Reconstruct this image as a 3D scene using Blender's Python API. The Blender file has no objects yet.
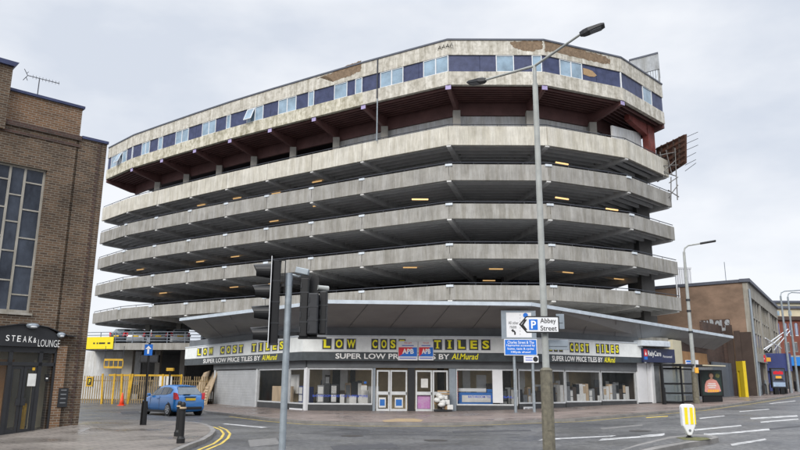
import bpy, bmesh, math, random
from mathutils import Vector, Matrix
R = math.radians
random.seed(7)
SC = bpy.context.scene
COL = SC.collection

# ------------------------------------------------------------------ camera, world, sun, exposure
FPX, HZ, EYE, ROLL = 700.0, 383.0, 1.65, R(0.38)
TH = math.atan((HZ - 225) / FPX)
cam = bpy.data.cameras.new('camera'); co = bpy.data.objects.new('camera', cam); COL.objects.link(co)
cam.sensor_width = 36; cam.lens = FPX / 800 * 36; cam.clip_end = 3000; cam.clip_start = .1
co.matrix_world = Matrix.Translation((0, 0, EYE)) @ Matrix.Rotation(R(90) + TH, 4, 'X') @ Matrix.Rotation(ROLL, 4, 'Z')
SC.camera = co
SUN_EL, SUN_AZ = 34, 200        # soft sun behind the cloud, behind the camera and to its left
world = bpy.data.worlds.new('World'); SC.world = world; world.use_nodes = True
wn, wl = world.node_tree.nodes, world.node_tree.links
wn.clear()
wo = wn.new('ShaderNodeOutputWorld'); bg = wn.new('ShaderNodeBackground'); bg.inputs['Strength'].default_value = 0.1
sky = wn.new('ShaderNodeTexSky'); sky.sky_type = 'NISHITA'; sky.sun_disc = False
sky.sun_elevation = R(SUN_EL); sky.sun_rotation = R(SUN_AZ)
tc = wn.new('ShaderNodeTexCoord'); mp = wn.new('ShaderNodeMapping'); mp.inputs['Scale'].default_value = (1, 1, 2.2)
nz = wn.new('ShaderNodeTexNoise'); nz.inputs['Scale'].default_value = 2.1; nz.inputs['Detail'].default_value = 6; nz.inputs['Roughness'].default_value = .52
cr = wn.new('ShaderNodeValToRGB')
cr.color_ramp.elements[0].position = .38; cr.color_ramp.elements[0].color = (.665, .715, .805, 1)
cr.color_ramp.elements[1].position = .57; cr.color_ramp.elements[1].color = (.9, .922, .965, 1)
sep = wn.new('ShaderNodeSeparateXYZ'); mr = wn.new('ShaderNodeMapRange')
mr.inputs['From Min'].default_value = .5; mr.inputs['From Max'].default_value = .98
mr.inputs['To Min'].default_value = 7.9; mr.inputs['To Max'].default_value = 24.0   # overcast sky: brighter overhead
vm = wn.new('ShaderNodeVectorMath'); vm.operation = 'SCALE'
mx = wn.new('ShaderNodeMix'); mx.data_type = 'RGBA'; mx.inputs['Factor'].default_value = .96
wl.new(tc.outputs['Generated'], mp.inputs['Vector']); wl.new(mp.outputs['Vector'], nz.inputs['Vector'])
wl.new(nz.outputs['Fac'], cr.inputs['Fac']); wl.new(tc.outputs['Generated'], sep.inputs['Vector'])
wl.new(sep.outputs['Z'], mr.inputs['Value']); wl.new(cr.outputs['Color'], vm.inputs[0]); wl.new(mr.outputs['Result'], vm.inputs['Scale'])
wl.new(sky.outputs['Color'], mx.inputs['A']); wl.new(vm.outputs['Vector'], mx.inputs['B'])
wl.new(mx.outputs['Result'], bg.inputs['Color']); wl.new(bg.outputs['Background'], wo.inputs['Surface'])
sl = bpy.data.lights.new('sun', 'SUN'); sl.energy = 1.7; sl.angle = R(24); sl.color = (1, .96, .9)
so = bpy.data.objects.new('sun', sl); COL.objects.link(so)
_az = R(SUN_AZ)
_sd = Vector((math.sin(_az) * math.cos(R(SUN_EL)), math.cos(_az) * math.cos(R(SUN_EL)), math.sin(R(SUN_EL))))
so.rotation_euler = (-_sd).to_track_quat('-Z', 'Y').to_euler()
vs = SC.view_settings
vs.view_transform = 'Standard'; vs.look = 'None'; vs.exposure = 0.42; vs.gamma = 1; vs.use_curve_mapping = False
SC.cycles.max_bounces = 8; SC.cycles.diffuse_bounces = 5; SC.cycles.glossy_bounces = 3
SC.cycles.transparent_max_bounces = 8; SC.cycles.caustics_reflective = False; SC.cycles.caustics_refractive = False
SC.cycles.use_denoising = True

# ------------------------------------------------------------------ survey helpers: photo pixel -> place
def ray(x, y):
    a, b = x - 400, y - 225
    u = (a * math.cos(ROLL) + b * math.sin(ROLL)) / FPX
    v = -(-a * math.sin(ROLL) + b * math.cos(ROLL)) / FPX
    return Vector((u, math.cos(TH) - v * math.sin(TH), math.sin(TH) + v * math.cos(TH)))
O = Vector((0, 0, EYE))
def atz(x, y, h): d = ray(x, y); return O + d * ((h - EYE) / d.z)
def aty(x, y, Y): d = ray(x, y); return O + d * (Y / d.y)
def g(X): return .026 * max(0, min(X, 44) - 2)          # the street climbs gently to the right
def gp(x, y, dz=0):
    z = dz
    for _ in range(60):
        p = atz(x, y, z); z = .5 * z + .5 * (g(p.x) + dz)
    return p
def onplane(x, y, a, b):
    d = ray(x, y); n = Vector((b[1] - a[1], -(b[0] - a[0])))
    t = (n.x * a[0] + n.y * a[1]) / (n.x * d.x + n.y * d.y)
    return O + d * t

# ------------------------------------------------------------------ materials
MATS = {}
def mat(name, col, rough=.75, var=.15, scale=3.0, metal=0, spec=.4, bump=0, bscale=40, streak=0, col2=None, thr=(.45, .6), emit=0, stretch=(1, 1, 1)):
    if name in MATS: return MATS[name]
    m = bpy.data.materials.new(name); m.use_nodes = True
    N, L = m.node_tree.nodes, m.node_tree.links
    b = N['Principled BSDF']
    b.inputs['Roughness'].default_value = rough; b.inputs['Metallic'].default_value = metal
    b.inputs['Specular IOR Level'].default_value = spec
    c = (*col, 1)
    t = N.new('ShaderNodeTexCoord')
    if var or col2:
        n1 = N.new('ShaderNodeTexNoise'); n1.inputs['Scale'].default_value = scale; n1.inputs['Detail'].default_value = 8; n1.inputs['Roughness'].default_value = .65
        mpn = N.new('ShaderNodeMapping'); mpn.inputs['Scale'].default_value = stretch
        L.new(t.outputs['Object'], mpn.inputs['Vector']); L.new(mpn.outputs['Vector'], n1.inputs['Vector'])
        r = N.new('ShaderNodeValToRGB')
        r.color_ramp.elements[0].position = thr[0] - .17; r.color_ramp.elements[1].position = thr[1] + .1
        c2 = (*col2, 1) if col2 else tuple(x * (1 - var) for x in col) + (1,)
        r.color_ramp.elements[0].color = c2; r.color_ramp.elements[1].color = tuple(min(1, x * (1 + var * .6)) for x in col) + (1,)
        L.new(n1.outputs['Fac'], r.inputs['Fac'])
        out = r.outputs['Color']
        if streak:
            n2 = N.new('ShaderNodeTexNoise'); n2.inputs['Scale'].default_value = 1; n2.inputs['Detail'].default_value = 5
            mm = N.new('ShaderNodeMapping'); mm.inputs['Scale'].default_value = (2.6, 2.6, .28)
            L.new(t.outputs['Object'], mm.inputs['Vector']); L.new(mm.outputs['Vector'], n2.inputs['Vector'])
            r2 = N.new('ShaderNodeValToRGB'); r2.color_ramp.elements[0].position = .36; r2.color_ramp.elements[1].position = .6
            k = 1 - streak; r2.color_ramp.elements[0].color = (k, k * .98, k * .93, 1); r2.color_ramp.elements[1].color = (1, 1, 1, 1)
            L.new(n2.outputs['Fac'], r2.inputs['Fac'])
            mul = N.new('ShaderNodeMix'); mul.data_type = 'RGBA'; mul.blend_type = 'MULTIPLY'; mul.inputs['Factor'].default_value = 1
            L.new(out, mul.inputs['A']); L.new(r2.outputs['Color'], mul.inputs['B']); out = mul.outputs['Result']
            n4 = N.new('ShaderNodeTexNoise'); n4.inputs['Scale'].default_value = 1; n4.inputs['Detail'].default_value = 6; n4.inputs['Roughness'].default_value = .7
            m4 = N.new('ShaderNodeMapping'); m4.inputs['Scale'].default_value = (9, 9, 1.1)
            L.new(t.outputs['Object'], m4.inputs['Vector']); L.new(m4.outputs['Vector'], n4.inputs['Vector'])
            r4 = N.new('ShaderNodeValToRGB'); r4.color_ramp.elements[0].position = .38; r4.color_ramp.elements[1].position = .62
            r4.color_ramp.elements[0].color = (.84, .835, .82, 1); r4.color_ramp.elements[1].color = (1.07, 1.07, 1.07, 1)
            L.new(n4.outputs['Fac'], r4.inputs['Fac'])
            mu4 = N.new('ShaderNodeMix'); mu4.data_type = 'RGBA'; mu4.blend_type = 'MULTIPLY'; mu4.inputs['Factor'].default_value = 1
            L.new(out, mu4.inputs['A']); L.new(r4.outputs['Color'], mu4.inputs['B']); out = mu4.outputs['Result']
        L.new(out, b.inputs['Base Color'])
    else: b.inputs['Base Color'].default_value = c
    if bump:
        n3 = N.new('ShaderNodeTexNoise'); n3.inputs['Scale'].default_value = bscale; n3.inputs['Detail'].default_value = 4
        bp = N.new('ShaderNodeBump'); bp.inputs['Strength'].default_value = bump; bp.inputs['Distance'].default_value = .02
        L.new(t.outputs['Object'], n3.inputs['Vector']); L.new(n3.outputs['Fac'], bp.inputs['Height']); L.new(bp.outputs['Normal'], b.inputs['Normal'])
    if emit: b.inputs['Emission Color'].default_value = c; b.inputs['Emission Strength'].default_value = emit
    MATS[name] = m; return m
def brickmat(name, c1, c2, mortar, bw, bh, ms=.012, wall=True, rough=.85, rot=0, stain=.25, sscale=.5, bump=.3, spec=.3, big=None):
    m = bpy.data.materials.new(name); m.use_nodes = True
    N, L = m.node_tree.nodes, m.node_tree.links; b = N['Principled BSDF']
    b.inputs['Roughness'].default_value = rough; b.inputs['Specular IOR Level'].default_value = spec
    t = N.new('ShaderNodeTexCoord'); s = N.new('ShaderNodeSeparateXYZ'); cx = N.new('ShaderNodeCombineXYZ')
    L.new(t.outputs['Object'], s.inputs['Vector'])
    if wall: L.new(s.outputs['X'], cx.inputs['X']); L.new(s.outputs['Z'], cx.inputs['Y'])
    else: L.new(s.outputs['X'], cx.inputs['X']); L.new(s.outputs['Y'], cx.inputs['Y'])
    mpn = N.new('ShaderNodeMapping'); mpn.inputs['Rotation'].default_value = (0, 0, rot); L.new(cx.outputs['Vector'], mpn.inputs['Vector'])
    bt = N.new('ShaderNodeTexBrick'); bt.inputs['Scale'].default_value = 1
    bt.inputs['Brick Width'].default_value = bw; bt.inputs['Row Height'].default_value = bh; bt.inputs['Mortar Size'].default_value = ms
    bt.inputs['Color1'].default_value = (*c1, 1); bt.inputs['Color2'].default_value = (*c2, 1); bt.inputs['Mortar'].default_value = (*mortar, 1)
    bt.inputs['Bias'].default_value = -.1; bt.inputs['Mortar Smooth'].default_value = .2
    L.new(mpn.outputs['Vector'], bt.inputs['Vector'])
    n1 = N.new('ShaderNodeTexNoise'); n1.inputs['Scale'].default_value = sscale; n1.inputs['Detail'].default_value = 8; n1.inputs['Roughness'].default_value = .7
    L.new(t.outputs['Object'], n1.inputs['Vector'])
    r = N.new('ShaderNodeValToRGB'); r.color_ramp.elements[0].position = .32; r.color_ramp.elements[1].position = .64
    k = 1 - stain; r.color_ramp.elements[0].color = (k, k, k, 1); r.color_ramp.elements[1].color = (1 + stain * .5, 1 + stain * .45, 1 + stain * .4, 1)
    L.new(n1.outputs['Fac'], r.inputs['Fac'])
    mul = N.new('ShaderNodeMix'); mul.data_type = 'RGBA'; mul.blend_type = 'MULTIPLY'; mul.inputs['Factor'].default_value = 1
    L.new(bt.outputs['Color'], mul.inputs['A']); L.new(r.outputs['Color'], mul.inputs['B']); out = mul.outputs['Result']
    L.new(out, b.inputs['Base Color'])
    if not wall:                                   # wet paving: patchy gloss
        r3 = N.new('ShaderNodeMapRange'); r3.inputs['From Min'].default_value = .38; r3.inputs['From Max'].default_value = .62
        r3.inputs['To Min'].default_value = .2; r3.inputs['To Max'].default_value = .7
        L.new(n1.outputs['Fac'], r3.inputs['Value']); L.new(r3.outputs['Result'], b.inputs['Roughness'])
    bp = N.new('ShaderNodeBump'); bp.inputs['Strength'].default_value = bump; bp.inputs['Distance'].default_value = .01; bp.invert = True
    L.new(bt.outputs['Fac'], bp.inputs['Height']); L.new(bp.outputs['Normal'], b.inputs['Normal'])
    MATS[name] = m; return m
def glassmat(name, tint, alpha, rough=.03, spec=.8):
    m = bpy.data.materials.new(name); m.use_nodes = True
    b = m.node_tree.nodes['Principled BSDF']
    b.inputs['Base Color'].default_value = (*tint, 1); b.inputs['Alpha'].default_value = alpha
    b.inputs['Roughness'].default_value = rough; b.inputs['Specular IOR Level'].default_value = spec
    MATS[name] = m; return m

def asphalt():
    m = bpy.data.materials.new('asphalt'); m.use_nodes = True
    N, L = m.node_tree.nodes, m.node_tree.links; b = N['Principled BSDF']; b.inputs['Specular IOR Level'].default_value = .5
    t = N.new('ShaderNodeTexCoord')
    def noise(s, d=6, r=.6):
        n = N.new('ShaderNodeTexNoise'); n.inputs['Scale'].default_value = s; n.inputs['Detail'].default_value = d; n.inputs['Roughness'].default_value = r
        L.new(t.outputs['Object'], n.inputs['Vector']); return n
    n1, n2, n3 = noise(.22, 7, .62), noise(60, 3, .7), noise(.6, 5)
    r1 = N.new('ShaderNodeValToRGB'); r1.color_ramp.elements[0].position = .36; r1.color_ramp.elements[1].position = .62
    r1.color_ramp.elements[0].color = (.062, .063, .07, 1); r1.color_ramp.elements[1].color = (.145, .143, .143, 1)
    r2 = N.new('ShaderNodeValToRGB'); r2.color_ramp.elements[0].position = .35; r2.color_ramp.elements[1].position = .68
    r2.color_ramp.elements[0].color = (.6, .6, .6, 1); r2.color_ramp.elements[1].color = (1.35, 1.35, 1.32, 1)
    mul = N.new('ShaderNodeMix'); mul.data_type = 'RGBA'; mul.blend_type = 'MULTIPLY'; mul.inputs['Factor'].default_value = 1
    n5 = noise(7, 6, .75); r5 = N.new('ShaderNodeValToRGB'); r5.color_ramp.elements[0].position = .4; r5.color_ramp.elements[1].position = .62
    r5.color_ramp.elements[0].color = (.58, .58, .6, 1); r5.color_ramp.elements[1].color = (1.32, 1.32, 1.3, 1); L.new(n5.outputs['Fac'], r5.inputs['Fac'])
    mu5 = N.new('ShaderNodeMix'); mu5.data_type = 'RGBA'; mu5.blend_type = 'MULTIPLY'; mu5.inputs['Factor'].default_value = 1
    L.new(n1.outputs['Fac'], r1.inputs['Fac']); L.new(n2.outputs['Fac'], r2.inputs['Fac'])
    L.new(r1.outputs['Color'], mu5.inputs['A']); L.new(r5.outputs['Color'], mu5.inputs['B']); L.new(mu5.outputs['Result'], mul.inputs['A']); L.new(r2.outputs['Color'], mul.inputs['B']); L.new(mul.outputs['Result'], b.inputs['Base Color'])
    r3 = N.new('ShaderNodeMapRange'); r3.inputs['From Min'].default_value = .38; r3.inputs['From Max'].default_value = .62
    r3.inputs['To Min'].default_value = .3; r3.inputs['To Max'].default_value = .6
    L.new(n3.outputs['Fac'], r3.inputs['Value']); L.new(r3.outputs['Result'], b.inputs['Roughness'])
    bp = N.new('ShaderNodeBump'); bp.inputs['Strength'].default_value = .5; bp.inputs['Distance'].default_value = .01
    L.new(n2.outputs['Fac'], bp.inputs['Height']); L.new(bp.outputs['Normal'], b.inputs['Normal'])
    MATS['asphalt'] = m; return m
M = MATS
asphalt()
mat('kerb_stone', (.22, .21, .2), .7, .35, 1.5, bump=.3)
brickmat('pavement_block', (.255, .205, .182), (.2, .163, .148), (.115, .1, .095), .42, .21, .012, wall=False, rot=.5, stain=.28, sscale=.35)
brickmat('pavement_slab', (.225, .202, .18), (.175, .155, .14), (.095, .086, .08), .5, .25, .014, wall=False, rot=-.75, stain=.3, sscale=.4)
mat('white_line', (.46, .46, .455), .6, .5, 3.2, col2=(.17, .17, .17), thr=(.49, .55))
mat('buff_paint', (.25, .18, .09), .8, .6, 2.2, col2=(.22, .17, .14), thr=(.42, .52))
mat('yellow_line', (.52, .38, .06), .6, .5, 3, col2=(.22, .18, .09), thr=(.4, .48))
mat('concrete', (.365, .355, .335), .85, .25, .9, bump=.35, bscale=14, streak=.24)
mat('concrete_pale', (.62, .595, .53), .85, .18, 1.1, bump=.3, bscale=14, streak=.18)
mat('concrete_cream', (.53, .51, .46), .85, .5, 3.2, bump=.5, bscale=10, streak=.3, col2=(.34, .315, .26), thr=(.38, .48))
mat('concrete_mossy', (.51, .485, .41), .85, .6, 2.6, bump=.5, bscale=10, streak=.3, col2=(.2, .18, .08), thr=(.38, .48))
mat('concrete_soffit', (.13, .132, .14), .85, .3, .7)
mat('concrete_beam', (.7, .695, .68), .8, .25, 1.2)
mat('joist_pale', (.8, .8, .79), .8, .15, 1.2)
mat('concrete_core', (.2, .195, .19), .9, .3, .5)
mat('column_concrete', (.42, .4, .36), .85, .2, 1)
mat('exposed_aggregate', (.23, .165, .11), .95, .45, 5, bump=.8, bscale=25)
mat('roof_cap', (.1, .11, .14), .6, .2, 2)
mat('navy_panel', (.05, .062, .135), .5, .35, 2.2, col2=(.022, .03, .075))
mat('maroon_steel', (.17, .085, .08), .6, .3, 1)
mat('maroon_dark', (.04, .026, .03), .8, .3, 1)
mat('red_paint', (.22, .055, .045), .7, .5, 2)
mat('lilac_paint', (.42, .36, .6), .6, .15, 3)
mat('upvc_white', (.72, .74, .76), .35, .06, 3)
mat('sky_tint_glass', (.27, .38, .48), .1, .45, .8, spec=.8)  # pale blue base colour stands in for reflected sky on the panes
mat('pale_tag', (.62, .67, .72), .5, .2, 4)
mat('rail_dark', (.05, .055, .07), .5, .2, 2)
mat('rail_grey', (.22, .25, .29), .5, .2, 2)
mat('strip_lamp', (1, .62, .26), .5, 0, emit=.5)
mat('pale_cladding', (.4, .42, .44), .7, .25, 1.5, streak=.2)
mat('render_white', (.75, .76, .77), .85, .15, .8, streak=.15)
mat('canopy_soffit', (.28, .285, .29), .8, .16, .5, bump=.15, bscale=4)
mat('canopy_edge', (.52, .58, .64), .45, .2, 2)
mat('rust_panel', (.1, .05, .035), .9, .55, 2)
mat('scaffold_steel', (.16, .155, .15), .5, .4, 5, metal=.3)
mat('alu_frame', (.66, .68, .69), .4, .15, 4, metal=.3)
mat('dark_frame', (.02, .021, .024), .45, .2, 4)
mat('grey_cladding', (.135, .145, .155), .6, .25, 1.2)
mat('dark_riser', (.06, .062, .066), .55, .3, 2)
mat('tarpaulin', (.84, .87, .86), .5, .12, 2.5, bump=.6, bscale=2.2)
mat('dark_banner', (.06, .072, .08), .45, .35, 2.5, bump=.5, bscale=2)
mat('letter_yellow', (1, .9, .02), .5, 0)
mat('letter_white', (.9, .9, .88), .5, 0)
mat('letter_black', (.015, .015, .016), .5, 0)
mat('letter_blue', (.05, .1, .5), .5, 0)
mat('tile_dark', (.03, .035, .038), .35, .3, 6)
mat('sign_white', (.75, .76, .78), .45, .05, 4)
mat('sign_blue', (.015, .16, .62), .4, .08, 4)
mat('sign_red', (.68, .02, .035), .4, .08, 4)
mat('sign_navy', (.022, .03, .085), .4, .2, 3)
mat('sign_grey', (.27, .31, .35), .45, .12, 5, metal=.3)
mat('galvanised', (.3, .34, .37), .45, .25, 6, metal=.35)
mat('lamp_post_paint', (.36, .375, .36), .5, .2, 4)
mat('lamp_sleeve', (.16, .145, .105), .65, .5, 7, col2=(.08, .075, .06))
mat('black_plastic', (.008, .008, .009), .4, .2, 8)
mat('black_grey', (.022, .023, .027), .5, .25, 8)
mat('lens', (.03, .03, .03), .1, 0)
mat('fence_yellow', (.6, .36, .03), .5, .3, 4)
mat('fence_buff', (.3, .22, .115), .6, .4, 4)
mat('banner_yellow', (.85, .68, .02), .5, .08, 2)
mat('cone_orange', (.85, .09, .03), .5, .08, 8)
mat('wood_pale', (.55, .42, .28), .8, .3, 2, stretch=(1, 1, .3))
mat('wood_board', (.36, .2, .09), .8, .25, 1.5)
mat('interior_tan', (.82, .66, .4), .9, .35, .7)
mat('interior_dark', (.07, .055, .045), .9, .4, 1)
mat('interior_floor', (.5, .46, .4), .6, .2, 1)
mat('shutter_steel', (.55, .57, .59), .45, .15, 1.5, metal=.2)
mat('paper_white', (.7, .7, .68), .7, .15, 4)
mat('cardboard', (.4, .27, .15), .85, .25, 5)
mat('pink_wrap', (.45, .12, .42), .4, .5, 6, col2=(.7, .5, .7))
mat('display_blue', (.03, .16, .5), .4, .1, 4)
mat('grey_block', (.2, .21, .22), .6, .3, 3)
mat('hoarding_grey', (.13, .15, .18), .7, .12, 1)
mat('brown_render', (.235, .16, .115), .95, .5, .33, bump=.4, bscale=6, col2=(.12, .085, .062), thr=(.42, .5), stretch=(1, 1, 1.8))
mat('brown_dark', (.07, .05, .042), .9, .3, 1)
mat('graffiti', (.36, .38, .4), .6, .3, 3)
mat('facade_stone', (.38, .36, .32), .8, .2, 1.2, streak=.2)
mat('window_dark', (.03, .035, .045), .15, .6, 1, col2=(.1, .11, .13), spec=.7)
mat('cream_paint', (.6, .55, .4), .8, .1, 1)
mat('far_brick', (.2, .07, .05), .9, .25, 1)
mat('shop_blue', (.02, .2, .62), .5, .1, 1)
mat('panel_blue', (.05, .065, .2), .5, .2, 1.5)
mat('car_blue', (.02, .2, .56), .12, 0, spec=1.0)
mat('car_silver', (.42, .44, .46), .25, 0, metal=.5)
mat('car_dark', (.03, .035, .045), .25, 0)
mat('car_red', (.4, .02, .03), .25, 0)
mat('car_white', (.7, .72, .74), .25, 0)
mat('car_glass', (.03, .04, .05), .06, 0, spec=.9)
mat('car_rear_glass', (.12, .15, .17), .08, .3, 4, spec=.9)
mat('tyre', (.015, .015, .016), .8, .1, 10)
mat('alloy', (.5, .51, .53), .3, .1, 10, metal=.6)
mat('tail_red', (.6, .03, .04), .2, .1, 10)
mat('plate_yellow', (.85, .55, .02), .5, 0)
mat('lamp_clear', (.6, .62, .64), .15, 0)
mat('grass_dry', (.12, .12, .05), .95, .5, 9)
mat('skin', (.35, .2, .14), .6, .05, 4)
mat('ad_pink', (.62, .28, .24), .6, .25, 4)
mat('ad_green', (.015, .03, .025), .5, .8, 2, col2=(.008, .01, .01))
mat('letter_orange', (.85, .42, .05), .5, 0)
mat('hair_dark', (.03, .018, .014), .6, 0)
mat('yellow_door', (.68, .5, .02), .5, .1, 1)
mat('poster_dark', (.03, .035, .06), .4, .6, 1.2, col2=(.12, .14, .2))
mat('poster_pale', (.35, .45, .6), .4, .3, 2)
brickmat('brown_brick', (.135, .085, .053), (.06, .041, .03), (.18, .158, .128), .235, .078, .013, stain=.5, sscale=.55)
brickmat('orange_brick', (.21, .115, .062), (.13, .075, .045), (.27, .235, .19), .235, .078, .011, stain=.3, sscale=1.2)
brickmat('dark_brick', (.09, .05, .04), (.06, .038, .033), (.1, .085, .075), .235, .078, .011, stain=.3)
glassmat('shop_glass', (.1, .12, .13), .07)
glassmat('shelter_glass', (.25, .3, .32), .3)
mat('hall_glass', (.05, .06, .08), .06, .75, .7, col2=(.006, .007, .012), spec=.2, thr=(.47, .53), stretch=(1, 1, .6))  # uneven tones put streaky reflections into the glass colour

# ------------------------------------------------------------------ mesh helpers
W = {}
def empty(name, loc=(0, 0, 0), rotz=0, label=None, cat=None, group=None, kind=None):
    o = bpy.data.objects.new(name, None); COL.objects.link(o)
    o.location = loc; o.rotation_euler = (0, 0, rotz); o.empty_display_size = .2
    W[o.name] = Matrix.Translation(loc) @ Matrix.Rotation(rotz, 4, 'Z')
    return tag(o, label, cat, group, kind)
def tag(o, label=None, cat=None, group=None, kind=None):
    if label: o['label'] = label
    if cat: o['category'] = cat
    if group: o['group'] = group
    if kind: o['kind'] = kind
    return o
class MB:
    def __init__(s): s.v = []; s.f = []
    def add(s, vs, fs):
        n = len(s.v); s.v += [Vector(v) for v in vs]; s.f += [tuple(i + n for i in f) for f in fs]; return s
    def obox(s, o, ux, uy, uz):
        o, ux, uy, uz = map(Vector, (o, ux, uy, uz))
        return s.add([o, o + ux, o + ux + uy, o + uy, o + uz, o + ux + uz, o + ux + uy + uz, o + uy + uz],
                     [(0, 3, 2, 1), (4, 5, 6, 7), (0, 1, 5, 4), (1, 2, 6, 5), (2, 3, 7, 6), (3, 0, 4, 7)])
    def box(s, x0, x1, y0, y1, z0, z1): return s.obox((x0, y0, z0), (x1 - x0, 0, 0), (0, y1 - y0, 0), (0, 0, z1 - z0))
    def bar(s, a, b, w, h, up=(0, 0, 1)):
        a, b = Vector(a), Vector(b); d = (b - a).normalized(); x = d.cross(Vector(up))
        if x.length < 1e-4: x = d.cross(Vector((1, 0, 0)))
        x.normalize(); u = x.cross(d)
        return s.obox(a - x * w / 2 - u * h / 2, b - a, x * w, u * h)
    def tube(s, a, b, r0, r1=None, n=10, caps=True):
        a, b = Vector(a), Vector(b); r1 = r0 if r1 is None else r1
        d = (b - a).normalized(); x = d.cross(Vector((0, 0, 1)))
        if x.length < 1e-4: x = Vector((1, 0, 0))
        x.normalize(); y = d.cross(x)
        vs = [c + (x * math.cos(2 * math.pi * i / n) + y * math.sin(2 * math.pi * i / n)) * r for c, r in ((a, r0), (b, r1)) for i in range(n)]
        fs = [(i, (i + 1) % n, n + (i + 1) % n, n + i) for i in range(n)]
        if caps: fs += [tuple(range(n))[::-1], tuple(range(n, 2 * n))]
        return s.add(vs, fs)
    def path(s, pts, r, n=8):
        for a, b in zip(pts, pts[1:]): s.tube(a, b, r, r, n)
        return s
    def prism(s, poly, vec):
        n = len(poly); vec = Vector(vec); p = [Vector(q) for q in poly]
        return s.add(p + [q + vec for q in p], [tuple(range(n))[::-1], tuple(range(n, 2 * n))] + [(i, (i + 1) % n, n + (i + 1) % n, n + i) for i in range(n)])
    def face(s, poly): return s.add(poly, [tuple(range(len(poly)))])
    def lathe(s, c, prof, n=16):
        c = Vector(c); vs = []; fs = []
        for r, z in prof:
            for i in range(n): vs.append(c + Vector((r * math.cos(2 * math.pi * i / n), r * math.sin(2 * math.pi * i / n), z)))
        for k in range(len(prof) - 1):
            for i in range(n): fs.append((k * n + i, k * n + (i + 1) % n, (k + 1) * n + (i + 1) % n, (k + 1) * n + i))
        fs += [tuple(range(n))[::-1], tuple(range((len(prof) - 1) * n, len(prof) * n))]
        return s.add(vs, fs)
    def strip(s, line, z0, z1, d0, d1):
        A, B = offp(line, d0), offp(line, d1)
        n = len(A)
        for i in range(n - 1):
            vs = [(*A[i], z0), (*A[i + 1], z0), (*B[i + 1], z0), (*B[i], z0), (*A[i], z1), (*A[i + 1], z1), (*B[i + 1], z1), (*B[i], z1)]
            s.add(vs, [(0, 3, 2, 1), (4, 5, 6, 7), (0, 1, 5, 4), (2, 3, 7, 6)] + ([(3, 0, 4, 7)] if i == 0 else []) + ([(1, 2, 6, 5)] if i == n - 2 else []))
        return s
    def build(s, name, m, parent=None, smooth=False, bevel=0, local=False, sub=0, weld=False):
        me = bpy.data.meshes.new(name)
        vs = s.v
        if parent is not None and not local:
            iv = W[parent.name].inverted(); vs = [iv @ v for v in vs]
        me.from_pydata([tuple(v) for v in vs], [], s.f)
        bm = bmesh.new(); bm.from_mesh(me)
        if weld: bmesh.ops.remove_doubles(bm, verts=bm.verts, dist=1e-4)
        bmesh.ops.recalc_face_normals(bm, faces=bm.faces)
        bm.to_mesh(me); bm.free()
        me.materials.append(M[m] if isinstance(m, str) else m)
        o = bpy.data.objects.new(name, me); COL.objects.link(o)
        if parent is not None: o.parent = parent; W[o.name] = W[parent.name].copy()
        else: W[o.name] = Matrix.Identity(4)
        if smooth:
            for p in me.polygons: p.use_smooth = True
        if bevel:
            b = o.modifiers.new('b', 'BEVEL'); b.width = bevel; b.segments = 2; b.limit_method = 'ANGLE'
        if sub:
            b = o.modifiers.new('s', 'SUBSURF'); b.levels = sub; b.render_levels = sub
        return o
def offp(line, d):
    """offset an open plan polyline inwards (away from the street) by d"""
    P = [Vector((p[0], p[1])) for p in line]; out = []
    ns = []
    for a, b in zip(P, P[1:]):
        t = (b - a).normalized(); ns.append(Vector((-t.y, t.x)))
    for i, p in enumerate(P):
        if i == 0: n = ns[0]; k = 1
        elif i == len(P) - 1: n = ns[-1]; k = 1
        else:
            n = (ns[i - 1] + ns[i]).normalized(); k = 1 / max(.5, n.dot(ns[i]))
        q = p + n * d * k; out.append((q.x, q.y))
    return out
def mitre(line, i):
    a = offp(line, 0)[i]; b = offp(line, 1)[i]; v = Vector((b[0] - a[0], b[1] - a[1])); return v.normalized()
_tcache = {}
def glyphs(body, bold=0):
    k = (body, bold)
    if k not in _tcache:
        c = bpy.data.curves.new('lettering', 'FONT'); c.body = body; c.size = 1; c.offset = bold; c.align_x = 'CENTER'; c.resolution_u = 3
        o = bpy.data.objects.new('lettering', c); COL.objects.link(o)
        bpy.context.view_layer.update()
        me = bpy.data.meshes.new_from_object(o.evaluated_get(bpy.context.evaluated_depsgraph_get()))
        _tcache[k] = ([v.co.copy() for v in me.vertices], [tuple(p.vertices) for p in me.polygons])
        bpy.data.objects.remove(o); bpy.data.curves.remove(c); bpy.data.meshes.remove(me)
    return _tcache[k]
def write(mb, body, o, ux, uz, bold=0, shear=0):
    """fit a line of lettering into the parallelogram at o spanned by ux and uz"""
    o, ux, uz = Vector(o), Vector(ux), Vector(uz)
    vs, fs = glyphs(body, bold)
    x0, x1 = min(v.x for v in vs), max(v.x for v in vs); y0, y1 = min(v.y for v in vs), max(v.y for v in vs)
    mb.add([o + ux * ((v.x - x0) / (x1 - x0) + shear * (v.y - y0) / (y1 - y0)) + uz * ((v.y - y0) / (y1 - y0)) for v in vs], fs)
    return mb
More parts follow.
